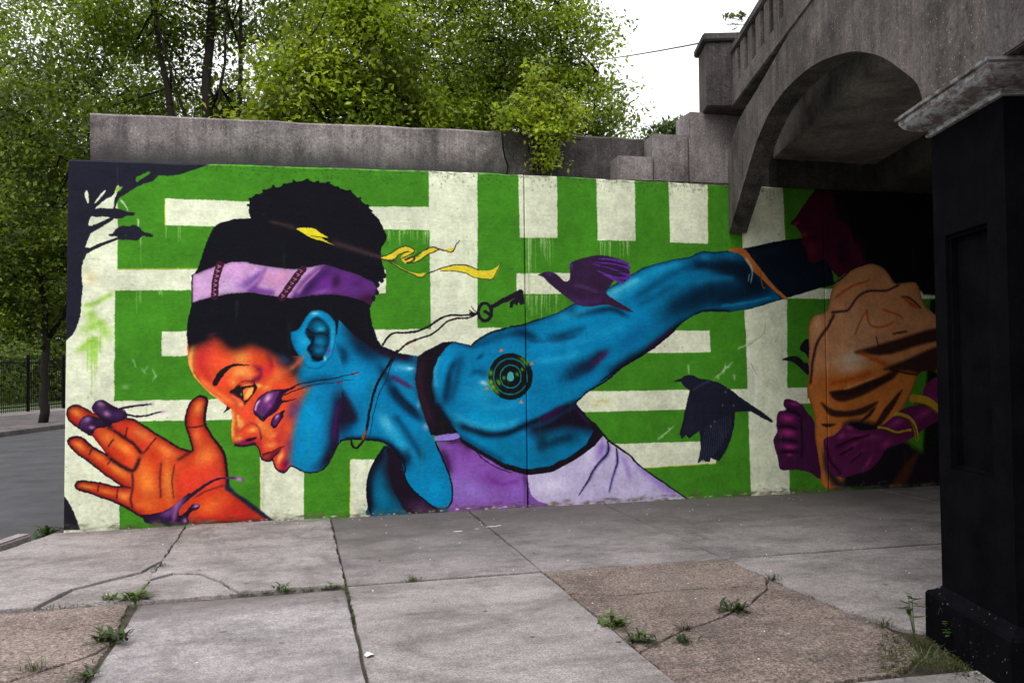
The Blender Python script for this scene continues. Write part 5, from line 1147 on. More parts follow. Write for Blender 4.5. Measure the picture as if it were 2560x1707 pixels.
def soften(img):
    # ragged brush edges: shift every pixel a little by smooth noise
    rs = np.random.RandomState(3); H_, W_ = img.shape[:2]
    def vn(cell):
        g = rs.rand(H_//cell+3, W_//cell+3).astype(np.float32)-.5
        y = np.arange(H_)/cell; x = np.arange(W_)/cell; yi = y.astype(int); xi = x.astype(int); fy = (y-yi)[:, None]; fx = (x-xi)[None]
        fy = fy*fy*(3-2*fy); fx = fx*fx*(3-2*fx)
        a = g[yi][:, xi]; b_ = g[yi][:, xi+1]; c_ = g[yi+1][:, xi]; d_ = g[yi+1][:, xi+1]
        return (a*(1-fx)+b_*fx)*(1-fy)+(c_*(1-fx)+d_*fx)*fy
    yy, xx = np.mgrid[0:H_, 0:W_]
    sx = (vn(4)*1.6+vn(23)*1.8).round().astype(int); sy = (vn(4)*1.6+vn(23)*1.8).round().astype(int)
    img = img[np.clip(yy+sy, 0, H_-1), np.clip(xx+sx, 0, W_-1)]
    tone = 1+.10*vn(90)+.10*vn(26)+.09*vn(7)+.06*vn(3)
    return np.clip(img*tone[..., None], 0, 1)
pix = soften(mural.img)
paint = bpy.data.images.new('mural_paint', mural.W, mural.H, alpha=False)
rgba = np.ones((mural.H, mural.W, 4), np.float32); rgba[..., :3] = pix
paint.pixels.foreach_set(rgba.ravel()); paint.update(); paint.pack()
def mural_mat():
    m, N, L, b = newmat('painted concrete mural', .85, .12); P = geo_pos(N)
    uv = N.new('ShaderNodeUVMap'); uv.uv_map = 'UVMap'
    it = N.new('ShaderNodeTexImage'); it.image = paint; it.interpolation = 'Cubic'; it.extension = 'EXTEND'; L.new(uv.outputs['UV'], it.inputs['Vector'])
    c = mixc(N, L, .35, it.outputs['Color'], ramp(N, L, noise(N, L, mapping(N, L, P, (.8, 1, 1.3)), 20, 7, .75), [(.3, .75), (.55, 1.0)]), 'MULTIPLY')
    c = mixc(N, L, .35, c, ramp(N, L, noise(N, L, mapping(N, L, P, (1, 1, .25)), 3, 6, .65), [(.3, .8), (.5, 1.0)]), 'MULTIPLY')
    pits = ramp(N, L, noise(N, L, P, 38, 3, .5), [(.23, .7), (.29, 0.0)]); c = mixc(N, L, pits, c, (.05, .06, .04))
    L.new(c, b.inputs['Base Color'])
    boards = noise(N, L, mapping(N, L, P, (.6, 1, 5)), 2, 4, .6)
    h = N.new('ShaderNodeMath'); h.operation = 'ADD'; L.new(boards, h.inputs[0]); L.new(noise(N, L, P, 34, 5, .65), h.inputs[1])
    bump(N, L, b, h.outputs[0], .42, .012); return m
M_MURAL = mural_mat()

# ============================================================ ground, street, pavement
def sheet(name, pts, z, mat, kind='structure'):
    return tag(mesh_obj(name, [(x, y, z) for x, y in pts], [list(range(len(pts)))], mat), kind=kind)
sheet('ground', [(-300, -300), (300, -300), (300, 400), (-300, 400)], -.20, M_TURF)
sheet('soil_bed', [(-2.6, -14), (14, -14), (14, .4), (-.1, .4)], -.028, M_SOIL)
rd = MB(); rd.box(SF, -60, 140, .16, 9.0, -.19, -.125); tag(rd.build('road', M_ROAD), kind='structure')
fs = thing('far_pavement', SF(0, 9.2, 0), kind='structure')
k = MB(); k.box(SF, -40, 120, 9.0, 9.16, -.19, .0); k.build('kerb', M_SLABD, fs, bevel=.02)
for i in range(26):
    k = MB(); k.box(SF, -6+i*3, -6+i*3+2.98, 9.17, 13.9, -.19, -.004+R.uniform(-.006, .006)); k.build('slab', M_SLABD, fs)
lw = MB(); lw.box(SF, -40, 120, 15.6, 60, -.19, .02); tag(lw.build('lawn', M_TURF), kind='structure')
cp = MB(); cp.box(SF, -40, 120, 13.92, 15.58, -.19, -.01); tag(cp.build('fence_strip', M_SLAB), kind='structure')

pav = thing('pavement', (0, -3, 0), kind='structure')
def rag(pts, step=.22, j=.006):
    out = []
    for i in range(len(pts)):
        a, b_ = Vector(pts[i]), Vector(pts[(i+1) % len(pts)]); n = max(1, int((b_-a).length/step))
        for q in range(n):
            p = a.lerp(b_, q/n); 
            if q: p = p+Vector((R.uniform(-j, j), R.uniform(-j, j)))
            out.append(p)
    return out
def slab(pts, mat, z=0.0, tilt=(0, 0), gap=.006, parent=None, name='slab', step=.22, j=.006):
    p = [Vector((a, b_)) for a, b_ in pts]
    if sum(p[i].x*p[(i+1) % len(p)].y-p[(i+1) % len(p)].x*p[i].y for i in range(len(p))) < 0: p.reverse()
    def inset(p, d, dj=0):
        n = len(p); out = []
        for i in range(n):
            e1 = (p[i]-p[i-1]).normalized(); e2 = (p[(i+1) % n]-p[i]).normalized()
            n1 = Vector((-e1.y, e1.x)); n2 = Vector((-e2.y, e2.x)); h = (n1+n2); h = h/max(h.length_squared/2, .35)
            out.append(p[i]+h*(d+(R.uniform(0, dj) if dj else 0)))
        return out
    p = inset(p, gap); p = rag([tuple(q) for q in p], *((.07, .009) if len(pts) > 5 else (step, j)))
    a = inset(p, .0015, .002); b_ = inset(p, .004, .004)
    c = sum(p, Vector((0, 0)))/len(p)
    zz = lambda q: z+tilt[0]*(q.x-c.x)+tilt[1]*(q.y-c.y)
    n = len(p)
    V = [(q.x, q.y, -.03) for q in p]+[(q.x, q.y, zz(q)-.006) for q in a]+[(q.x, q.y, zz(q)) for q in b_]
    F = [[i, (i+1) % n, n+(i+1) % n, n+i] for i in range(n)]+[[n+i, n+(i+1) % n, 2*n+(i+1) % n, 2*n+i] for i in range(n)]+[[2*n+i for i in range(n)]]
    return mesh_obj(name, V, F, mat, parent or pav)
J = [1.13, 2.56, 4.05, 5.60, 7.95, 10.4, 13]
ROW = [-.012, -2.93, -5.87, -8.8, -11.8]
kx = lambda y: -.27+.286*y+.17
crk = [(1.1, -1.77), (1.03, -2.05), (.82, -2.26), (.63, -2.46), (.50, -2.93)]
slab([(kx(0), -.012), (1.13, -.012), (1.13, -1.70)]+crk+[(kx(-2.93), -2.93)], M_SLAB, .004, (.002, -.004))
slab([(1.13, -1.70), (1.13, -2.93), (.50, -2.93)]+crk[::-1][1:], M_SLAB, -.006, (.003, .004), .003)
cr2 = [(1.13, -2.35), (1.28, -2.20), (1.48, -2.26), (1.66, -2.56), (1.81, -2.93)]
slab([(1.13, -.012), (2.56, -.012), (2.56, -2.93), (1.81, -2.93)]+cr2[::-1][1:], M_SLAB, .010, (-.003, -.004))
slab([(1.13, -2.93)]+cr2, M_SLAB, -.001, (.004, .005), .003)
slab([(2.56, -.012), (4.05, -.012), (4.05, -2.93), (2.56, -2.93)], M_SLABW, .0, (.001, -.002))
slab([(4.05, -.012), (5.60, -.012), (5.60, -2.93), (4.05, -2.93)], M_SLABW, .0, (-.001, .001))
slab([(5.60, -.012), (9.2, -.012), (9.2, -2.93), (5.60, -2.93)], M_SLABW, -.003)
slab([(9.2, -.012), (13, -.012), (13, -2.93), (9.2, -2.93)], M_SLABD, -.002)
# second row
al = [(.40, -3.27), (.55, -3.36), (.79, -3.47), (1.09, -3.36)]
slab([(kx(-2.93), -2.95), (1.10, -2.95), (1.12, -3.36)]+al[::-1]+[(-.4, -3.2), (kx(-3.3), -3.25)], M_AGG, -.012, (.004, .0), .005)
al2 = [(-.4, -4.62), (.4, -4.45), (.76, -4.35), (.96, -4.15), (1.1, -4.0), (1.15, -3.85)]
slab([(kx(-3.3), -3.25), (-.4, -3.2)]+al+[(1.13, -3.4)]+al2[::-1]+[(kx(-4.6), -4.6)], M_AGG, -.010, (.002, .004), .005)
slab([(kx(-4.6), -4.6)]+al2+[(1.14, -5.87), (kx(-5.87), -5.87)], M_AGG, -.014, (0, 0), .005)
slab([(1.15, -2.95), (2.56, -2.95), (2.56, -5.87), (1.16, -5.87)], M_SLABS, -.016, (.003, -.003), .009)
slab([(2.56, -2.95), (4.05, -2.95), (4.05, -5.87), (2.56, -5.87)], M_SLAB, .002, (-.001, -.002))
a3 = [(4.05, -4.86), (4.27, -4.70), (4.46, -4.56), (4.69, -4.45), (5.08, -4.21), (5.43, -3.87), (5.58, -3.62)]
a1 = [(4.05, -3.60), (4.34, -3.74), (4.83, -3.73), (5.25, -3.77), (5.45, -3.84)]
slab([(4.05, -2.95), (5.60, -2.95), (5.58, -3.60), (5.46, -3.83)]+a1[::-1][1:], M_AGG, .002, (0, 0), .003)
slab(a1+a3[::-1][1:], M_AGG, -.002, (.002, .002), .004)
slab(a3+[(5.60, -4.3), (5.64, -4.66), (5.64, -5.02), (5.49, -5.34), (5.22, -5.52), (4.05, -5.56)], M_AGG, -.006, (0, .002), .005)
slab([(4.05, -5.56), (5.22, -5.58), (5.62, -5.60), (5.66, -5.87), (4.05, -5.87)], M_SLAB, .0, (0, 0), .008)
slab([(5.60, -2.95), (9.2, -2.95), (9.2, -5.87), (6.9, -5.87), (5.72, -4.9), (5.66, -4.6), (5.60, -4.2)], M_SLAB, -.008, (-.003, .001))
slab([(9.2, -2.95), (13, -2.95), (13, -5.87), (9.2, -5.87)], M_SLABD, -.006)
xs = [None]+J
for r in (2, 3):
    for i in range(7):
        x0 = kx(ROW[r]) if i == 0 else J[i-1]; x0b = kx(ROW[r+1]) if i == 0 else J[i-1]
        slab([(x0, ROW[r]-.01), (J[i], ROW[r]-.01), (J[i], ROW[r+1]), (x0b, ROW[r+1])], M_SLAB if (i+r) % 3 else M_SLABD, R.uniform(-.006, .004))
for i in range(9):
    k = MB(); k.box(SF, -.05-i*1.6, .2-i*1.6-1.83, .0, .145, -.19, .012-.002*i); k.build('kerb', M_SLAB, pav, bevel=.018)
lit = thing('chalk_marks', (3.9, -1.1, .0), 'white paint smear on the grimy pavement by the wall', 'paint mark')
for x, y, a, b_ in [(3.72, -1.17, .06, .02), (3.92, -1.10, .03, .012), (4.08, -1.03, .08, .018), (4.16, -1.0, .03, .02)]:
    n = 9; mesh_obj('smear', [(x+a*math.cos(q*6.283/n)*R.uniform(.6, 1.1), y+b_*math.sin(q*6.283/n)*R.uniform(.6, 1.2), .0055) for q in range(n)], [list(range(n))], M_LITTER, lit)
n = 10; pap = mesh_obj('paper_scrap', [(2.595+.035*math.cos(q*.6283)*R.uniform(.6, 1.1), -4.53+.04*math.sin(q*.6283)*R.uniform(.6, 1.1), .008+R.uniform(0, .012)) for q in range(n)], [list(range(n))], M_LITTER)
tag(pap, 'crumpled white paper scrap lying in a pavement joint', 'litter')

# ============================================================ mural wall, parapet, steps
TOPX = [0.0, 3.04, 4.45, 4.715, 4.745, 5.96, 6.65, 7.24, 9.0, 13.2]
TOPZ = [3.697, 3.742, 3.75, 3.748, 3.748, 3.742, 3.74, 3.735, 3.735, 3.735]
def ztop(x): return float(np.interp(x, TOPX, TOPZ))
def wall_panel(x0, x1, parent, left_batter=0.0):
    xs_ = sorted(set([x0, x1]+[x for x in TOPX if x0 < x < x1]+list(np.arange(math.ceil(x0*4)/4, x1, .25))))
    xs_ = [x0, x0+.008]+[x for x in xs_ if x0+.03 < x < x1-.03]+[x1-.008, x1]
    ch = .007; V = []; F = []; UV = []
    rows = []
    for i, x in enumerate(xs_):
        jit = R.uniform(-.006, .006); zt = ztop(x)+jit
        edge = i in (0, len(xs_)-1); yf = ch if edge else 0
        xb = x-left_batter if i == 0 else x
        col = [(xb, yf, -.15), (xb if i else xb, yf, .0), (x, yf, zt-.018), (x, yf+.02, zt), (x, .62, zt-.01), (xb, .62, -.15)]
        rows.append(len(V)); V += col
        if edge is False and (i == 1 or i == len(xs_)-2): pass
    # narrow chamfer columns beside the joints
    for i in range(len(xs_)-1):
        a, b_ = rows[i], rows[i+1]
        for q in range(5): F.append([a+q, b_+q, b_+q+1, a+q+1])
    F.append([rows[0]+q for q in range(6)]); F.append([rows[-1]+q for q in range(6)][::-1])
    o = mesh_obj('wall_panel', V, F, M_MURAL, parent)
    me = o.data; uvl = me.uv_layers.new(name='UVMap')
    for lp in me.loops:
        v = me.vertices[lp.vertex_index].co
        uvl.data[lp.index].uv = ((v.x-MX0)/(MX1-MX0), (v.z-MZ0)/(MZ1-MZ0))
    return o
mw = thing('mural_wall', (5.5, .3, 0), 'long concrete retaining wall painted with a mural of two women and birds', 'wall')
wall_panel(.018, 4.726, mw, .035); wall_panel(4.738, 8.578-.006, mw); wall_panel(8.578+.006, 13.2, mw)
k = MB(); k.box(XYZ, .1, 13.1, .05, .5, -.1, 3.70); k.build('joint_filler', M_BACK, mw)
rw = MB(); rw.box(SF, .62, 26, -.5, -.03, -.19, 3.68); o = rw.build('return_wall', M_PARA, None, bevel=.02); tag(o, 'bare concrete side wall running back along the street from the mural corner', 'wall')

pw = thing('parapet_wall', (3, .5, 3.7), 'stained grey concrete parapet set back on top of the mural wall', 'parapet')
def para(x0, x1, zl, zr, edge0, edge1):
    n = 14; V = []; F = []
    xs_ = [x0+(x1-x0)*i/n for i in range(n+1)]
    for i, x in enumerate(xs_):
        zt = zl+(zr-zl)*i/n+R.uniform(-.007, .007)
        V += [(x, .35, 3.68), (x, .35+R.uniform(-.004, .004), zt-.02), (x, .37, zt), (x, .68, zt-.01), (x, .68, 3.68)]
    for k_, e in ((0, edge0), (n, edge1)):
        if e:
            for q in range(5): x, y, z = V[k_*5+q]; V[k_*5+q] = (x+e*R.uniform(-.01, .01), y, z)
    for i in range(n):
        for q in range(4): F.append([i*5+q, (i+1)*5+q, (i+1)*5+q+1, i*5+q+1])
    F += [[0, 1, 2, 3, 4], [n*5+q for q in range(5)][::-1]]
    return F, V
def zig(side):
    # broken faces either side of the crack: a column with its own outline
    zz_ = [3.68, 3.80, 3.92, 4.02, 4.12, 4.22, 4.33]; xx_ = [4.60, 4.615, 4.635, 4.60, 4.58, 4.575, 4.56]
    m = MB(); V = []
    for z, x in zip(zz_, xx_):
        a = x+(-.010 if side < 0 else .010); b_ = 4.42 if side < 0 else 4.80
        V += [(a, .35, z), (b_, .35, z), (b_, .68, z), (a, .68, z)]
    F = []
    for i in range(len(zz_)-1):
        for q in range(4): F.append([i*4+q, i*4+(q+1) % 4, i*4+4+(q+1) % 4, i*4+4+q])
    F.append([(len(zz_)-1)*4+q for q in range(4)]); m.add(V, F); return m
F, V = para(.14, 4.42, 4.283, 4.33, 1, 0); m_ = MB(); m_.add(V, F); z_ = zig(-1); m_.add(z_.v, z_.f); m_.build('parapet_segment', M_PARA, pw)
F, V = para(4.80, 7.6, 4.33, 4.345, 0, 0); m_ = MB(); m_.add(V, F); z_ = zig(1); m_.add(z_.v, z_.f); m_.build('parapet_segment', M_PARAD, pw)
sw = thing('stepped_wall', (6.6, .2, 3.74), 'three concrete blocks stepping up from the mural wall to the bridge end', 'wall')
for x0, x1, zt, y1 in [(5.885, 6.330, 4.035, .33), (6.340, 6.780, 4.315, .34), (6.790, 7.5, 4.60, .40)]:
    k = MB(); k.box(XYZ, x0, x1, .03-(zt-4.035)*.05, y1, 3.735, zt); k.build('step_block', M_STEP, sw, bevel=.018)

# ============================================================ bridge
br = thing('arch_bridge', BF(3, -3, 0), 'old concrete bridge with an arched face and slotted parapet over the pavement', 'bridge')
INT = [(.02, 3.147), (.25, 3.29), (.494, 3.42), (.902, 3.65), (1.279, 3.855), (1.6, 3.98), (1.874, 4.055), (2.2, 4.095), (2.494, 4.106), (3.026, 4.078), (3.488, 4.009), (4.061, 3.866), (4.429, 3.725), (4.702, 3.588), (4.949, 3.427), (5.174, 3.259), (5.27, 3.05)]
INT = [tuple(float(q) for q in p_) for p_ in _smooth(INT, False, 3)]
INT2 = [(11.36-s_, z) for s_, z in INT[::-1]]
INT3 = [(s_+11.34, z) for s_, z in INT]
INT4 = [(22.70-s_, z) for s_, z in INT[::-1]]
INTS = INT+INT2+INT3[1:]+INT4
EXT = [(.02, 4.0), (.12, 4.12), (.32, 4.25), (.578, 4.345), (1.0, 4.395), (1.35, 4.425), (1.7, 4.46), (2.083, 4.51), (2.6, 4.575)]
def facade():
    m = MB(); th = .21
    bot = INTS[1:-1]
    # face strips between intrados and the upper edge (extrados, then the parapet base)
    ss = sorted(set([round(s_, 4) for s_, _ in bot]+[.32, .578, 1.0, 1.35, 1.7, 2.083, 2.6, 6.0]))
    lo = lambda s_: float(np.interp(s_, [p_[0] for p_ in INTS], [p_[1] for p_ in INTS]))
    hi = lambda s_: float(np.interp(s_, [p_[0] for p_ in EXT], [p_[1] for p_ in EXT])) if s_ < 2.6 else 4.575
    ss = [.02, .06, .12]+[x for x in ss if x > .13]
    V = []
    for s_ in ss:
        V += [BF(s_, 0, lo(s_)), BF(s_, 0, hi(s_)), BF(s_, -th, hi(s_)), BF(s_, -th, lo(s_))]
    F = []
    for i in range(len(ss)-1):
        for q in range(4): F.append([i*4+q, i*4+4+q, i*4+4+(q+1) % 4, i*4+(q+1) % 4])
    F += [[0, 1, 2, 3], [len(V)-4+q for q in range(4)][::-1]]
    # upright outer strip at the foot
    m.add(V, F)
    m.box(BF, -.02, .0195, -th, -.001, 3.15, 4.0)
    return m
fo = facade().build('arch_face', M_BRIDGE, br)
k = MB(); k.box(BF, -3, 27.5, -1.995, -.60, 4.085, 4.575); k.build('girder', M_GIRD, br, bevel=.01)
for i in range(8):
    n0 = -2.01-i*2.9
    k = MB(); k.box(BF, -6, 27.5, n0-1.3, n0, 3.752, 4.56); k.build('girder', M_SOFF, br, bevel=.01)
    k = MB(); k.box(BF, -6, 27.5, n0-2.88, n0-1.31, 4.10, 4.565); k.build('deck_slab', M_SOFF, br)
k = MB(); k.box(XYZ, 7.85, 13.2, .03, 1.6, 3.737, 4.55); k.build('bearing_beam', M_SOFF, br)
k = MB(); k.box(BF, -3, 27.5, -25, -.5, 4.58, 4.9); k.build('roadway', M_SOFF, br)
k = MB(); k.box(BF, 6.12, 27.4, -.98, -.88, -.1, 4.09); k.build('shade_infill', M_BLACK, br)  # added out of view: closes the further arches to darken the underpass
k = MB(); k.box(BF, 6.085, 6.55, .002, .06, 3.05, 4.545); k.build('pilaster', M_POST, br, bevel=.008)
k = MB(); k.box(BF, -6, 27.4, -25.2, -24.9, -.1, 4.57); k.build('shade_end_wall', M_SOFF, br)  # added unseen wall, keeps light out at the bridge's far end
k = MB(); k.box(BF, 5.3, 6.06, -.86, -.22, 3.05, 4.12); k.build('pier', M_BRIDGE, br)
# parapet: base beam, piers between slots, coping
k = MB(); k.box(BF, .30, 27.5, -.30, .012, 4.58, 4.80); k.build('parapet_base', M_BRIDGE, br, bevel=.012)
k = MB(); k.box(BF, .34, 27.5, -.30, -.14, 4.80, 5.20); k.build('parapet_back', M_POST, br)
s_ = .30; i = 0
while s_ < 27.2:
    w_ = .29 if i == 0 else (.62 if i % 7 == 6 else .215)
    k = MB(); k.box(BF, s_, min(s_+w_, 27.5), -.139, -.004, 4.801, 5.199); k.build('parapet_pier', M_BRIDGE, br, bevel=.01)
    s_ += w_+.125; i += 1
k = MB(); k.box(BF, .337, 27.5, -.34, .02, 5.20, 5.30); k.build('coping', M_POST, br, bevel=.015)
po = MB(); po.box(BF, -.16, .335, -.35, .30, 4.59, 5.355); post = po.build('end_post', M_POST, br, bevel=.014)
k = MB(); k.box(BF, -.22, .39, -.42, .345, 5.357, 5.445); k.build('post_cap', M_POST, post, bevel=.015)

cp_ = thing('bridge_column', BF(5.7, -.43, 0), 'square black painted column with recessed panel under the bridge', 'column')
m_ = MB(); S0, S1, N0, N1 = 5.335, 6.11, -.86, 0.0
# shaft with a recessed panel in the face towards the street
m_.box(BF, S0, S1, N0, N1-.055, .30, 2.90)
for a, b_, z0, z1 in [(S0, 5.475, .30, 2.90), (5.93, S1, .30, 2.90), (5.476, 5.929, .30, .985), (5.476, 5.929, 2.30, 2.90)]:
    m_.box(BF, a, b_, N1-.054, N1, z0, z1)
m_.build('shaft', M_BLACK, cp_)
k = MB(); fr_ = .022
for a, b_, z0, z1 in [(5.4755, 5.4755+fr_, .9855, 2.2995), (5.929-fr_, 5.9285, .9855, 2.2995), (5.499, 5.906, .9855, .9855+fr_), (5.499, 5.906, 2.2995-fr_, 2.2995)]:
    k.box(BF, a, b_, N1-.053, N1-.022, z0, z1)
k.build('panel_moulding', M_BLACK, cp_)
def ringprof(prof, name, mat, bevel=0):
    V = []; F = []; n = len(prof)
    for off, z in prof:
        V += [BF(S0-off, N0-off, z), BF(S1+off, N0-off, z), BF(S1+off, N1+off, z), BF(S0-off, N1+off, z)]
    for i in range(n-1):
        for q in range(4): F.append([i*4+q, i*4+(q+1) % 4, i*4+4+(q+1) % 4, i*4+4+q])
    F.append([3, 2, 1, 0]); F.append([(n-1)*4+q for q in range(4)])
    m = MB(); m.add(V, F); return m.build(name, mat, cp_)
ringprof([(.065, -.19), (.07, .0), (.068, .245), (.058, .262), (.03, .275), (.0, .302)], 'plinth', M_PLINTH)
ringprof([(.0, 2.895), (.02, 2.898), (.024, 2.915), (.008, 2.921), (.012, 2.934), (.035, 2.939), (.075, 2.952), (.108, 2.972), (.128, 2.998), (.134, 3.02), (.128, 3.026), (.146, 3.03), (.15, 3.045), (.09, 3.048)], 'capital', M_SILVER)

# ============================================================ trees
def leaf_cloud(centres, spreads, counts, size, seed, droop=.25, asp=.55, flat=.6):
    rs = np.random.RandomState(seed); tot = int(np.sum(counts))
    c = np.repeat(centres, counts, 0); sp = np.repeat(spreads, counts)
    p = c+rs.normal(0, 1, (tot, 3))*sp[:, None]*np.array([1, 1, flat])
    d = rs.normal(0, 1, (tot, 3)); d[:, 2] -= droop*1.5; d[:, :2] += (p-c)[:, :2]/np.maximum(sp[:, None], .01)*.6
    d /= np.linalg.norm(d, axis=1, keepdims=True)
    upv = rs.normal(0, .38, (tot, 3)); upv[:, 2] += .8; upv[:, 1] -= .45
    w = np.cross(d, upv); w /= np.maximum(np.linalg.norm(w, axis=1, keepdims=True), 1e-6); nrm = np.cross(w, d)
    L_ = size*rs.uniform(.6, 1.25, tot)[:, None]; Wd = L_*asp*.5
    a = p-d*L_*.5; b = p+d*L_*.5; mid = p-nrm*L_*.06
    l = p+w*Wd+nrm*L_*.08-d*L_*.06; r = p-w*Wd+nrm*L_*.08-d*L_*.06
    V = np.stack([a, l, b, r, mid], 1).reshape(-1, 3)
    o = np.arange(tot)[:, None]*5
    T = np.concatenate([o+[0, 1, 4], o+[1, 2, 4], o+[2, 3, 4], o+[3, 0, 4]], 1).reshape(-1, 3) if False else np.concatenate([o+[0, 2, 1], o+[0, 3, 2]], 1).reshape(-1, 3)
    return V, T
def cloud_obj(name, V, T, mat, parent):
    me = bpy.data.meshes.new(name); me.vertices.add(len(V)); me.vertices.foreach_set('co', V.astype(np.float32).ravel())
    me.loops.add(len(T)*3); me.loops.foreach_set('vertex_index', T.astype(np.int32).ravel())
    me.polygons.add(len(T)); me.polygons.foreach_set('loop_start', np.arange(len(T), dtype=np.int32)*3)
    me.update(calc_edges=True); me.materials.append(mat)
    o = bpy.data.objects.new(name, me); COL.objects.link(o); o.parent = parent
    o.matrix_parent_inverse = Matrix.Translation(-parent.location); return o
def tree(name, label, base, stems, lobes, mat, size, per, seed, group=None, twig=.32, trunk_r=.16, mat2=None, frac2=0, cat='tree', twigr=.018):
    """stems: list of polylines from the base up; lobes: (x,y,z, rx,ry,rz, clumps)"""
    rr = random.Random(seed); t = thing(name, base, label, cat, group)
    tb = MB(); tips = []
    for st in stems:
        pts = [Vector(q) for q in st]; n = len(pts)
        fine = []
        for i in range(n-1):
            for q in range(4): fine.append(pts[i].lerp(pts[i+1], q/4)+Vector((rr.gauss(0, .03), rr.gauss(0, .03), 0)))
        fine.append(pts[-1]); si = [q is st for q in stems].index(True); tr = trunk_r*(1, .75, .65, .38, .3, .3, .3)[si]
        tb.tube(fine, [max(tr*(1-.8*i/(len(fine)-1)), min(.02, tr*.5)) for i in range(len(fine))], 7); tips.append(fine)
    cs = []
    for (x, y, z, rx, ry, rz, nc) in lobes:
        for q in range(nc):
            v = Vector((rr.gauss(0, 1), rr.gauss(0, 1), rr.gauss(0, 1))).normalized()*(rr.uniform(.25, 1)**.45)
            cs.append((x+v.x*rx, y+v.y*ry, z+v.z*rz))
    for i, c in enumerate(cs):
        if i % 3: continue
        if rr.random() < .0: continue
        st = rr.choice(tips); src = min(st[len(st)//3:], key=lambda q: (q-Vector(c)).length+.8*max(0, q.z-c[2]))
        c_ = Vector(c); L_ = (c_-src).length
        if L_ > 1.9: continue
        m1 = src.lerp(c_, .5)+Vector((rr.gauss(0, .1), rr.gauss(0, .1), rr.uniform(-.30, -.05)*L_))
        tb.tube([src, src.lerp(m1, .5), m1, m1.lerp(c_, .6), c_], [.010+.009*L_, .009+.007*L_, .008+.005*L_, .007, .004] if twigr > .01 else [.006, .005, .004, .003, .002], 4, False)
    tb.build('trunk', M_BARK, t, True, recalc=False)
    cs = np.array(cs); rs = np.random.RandomState(seed)
    if size > .064: per = per*1.9; size = size*1.28
    cnt = rs.poisson(per, len(cs))+4; spr = twig*rs.uniform(.6, 1.35, len(cs))
    pick = rs.rand(len(cs)) < frac2
    V, T = leaf_cloud(cs[~pick], spr[~pick], cnt[~pick], size, seed); cloud_obj('crown', V, T, mat, t)
    if mat2 is not None and pick.any():
        V, T = leaf_cloud(cs[pick], spr[pick], cnt[pick], size*1.05, seed+1); cloud_obj('young_leaves', V, T, mat2, t)
    return t
tree('street_tree', 'dark leafy street tree on the far pavement beyond the wall corner', (-5.22, 19.62, -.01),
     [[(-5.22, 19.62, -.1), (-5.2, 19.7, 1.6), (-5.3, 19.9, 3.4), (-5.6, 20.2, 6.5), (-5.2, 20.4, 10)], [(-5.25, 19.75, 2.2), (-4.3, 20, 4.5), (-3.4, 20, 8)]],
     [(-5.6, 20.6, 4.6, 2.6, 2.2, 1.9, 190), (-6.3, 20.6, 8.5, 3.2, 2.6, 3.0, 120), (-3.3, 20.2, 9.3, 2.8, 2.4, 3.0, 105), (-4.6, 20.2, 6.4, 2.2, 2, 1.5, 120), (-4.9, 20.4, 12, 3, 2.4, 2, 90)],
     M_LEAFD, .115, 44, 11, None, .38, .15, M_LEAFM, .4)
tree('street_tree', 'second dark street tree at the left edge, behind the first trunk', (-7.2, 21.6, -.01),
     [[(-7.2, 21.6, -.1), (-7.25, 21.7, 2.2), (-7.6, 22, 5), (-8, 22.2, 9)], [(-7.3, 21.8, 2.8), (-8.3, 22, 6)]],
     [(-8.2, 22, 5.2, 2.2, 2, 2.2, 130), (-8.6, 22.3, 9, 2.6, 2.2, 2.8, 140)], M_LEAFD, .15, 44, 12, None, .45, .17, M_LEAFM, .2)
tree('tall_tree', 'tall dark tree with several bare trunks rising behind the parapet', (.63, 7.95, 3.7),
     [[(.63, 7.95, 3.6), (.66, 7.95, 5.2), (.55, 8.0, 7.2), (.75, 8.1, 9.8), (.8, 8.1, 11)], [(.5, 8.0, 3.7), (.15, 8.0, 5.4), (-.25, 8.1, 7.5), (-.5, 8.1, 10)], [(.75, 7.9, 4.2), (1.15, 7.9, 6.2), (1.3, 8, 9.5)], [(.45, 8.1, 4.0), (-.7, 8.4, 5.2), (-1.9, 8.7, 5.9), (-3.2, 9, 6.2)], [(.4, 8.1, 3.9), (-.4, 8.1, 4.6), (-1.4, 8.0, 5.2), (-2.5, 8.0, 5.9)], [(.55, 7.9, 5.0), (.1, 7.7, 6.8), (-.5, 7.6, 8.8)], [(.7, 7.9, 5.6), (.95, 7.7, 7.4), (1.0, 7.6, 9.4)]],
     [(-2.2, 8.8, 6.3, 1.7, 1.5, 1.0, 100), (-2.6, 9.0, 8.4, 2.0, 1.6, 1.2, 80), (-.4, 8.8, 8.9, 1.7, 1.4, 1.3, 120), (1.1, 8.7, 9.5, 1.8, 1.5, 1.4, 130), (-.7, 9.2, 5.5, 1.5, 1, .8, 80), (-2.9, 8.9, 4.9, .9, .9, .7, 45), (.2, 9, 6.6, 1.5, 1, 1, 60), (1.4, 9.2, 5.9, 1.3, .9, 1.2, 90)],
     M_LEAFM, .085, 42, 13, None, .30, .15, M_LEAFD, .35)
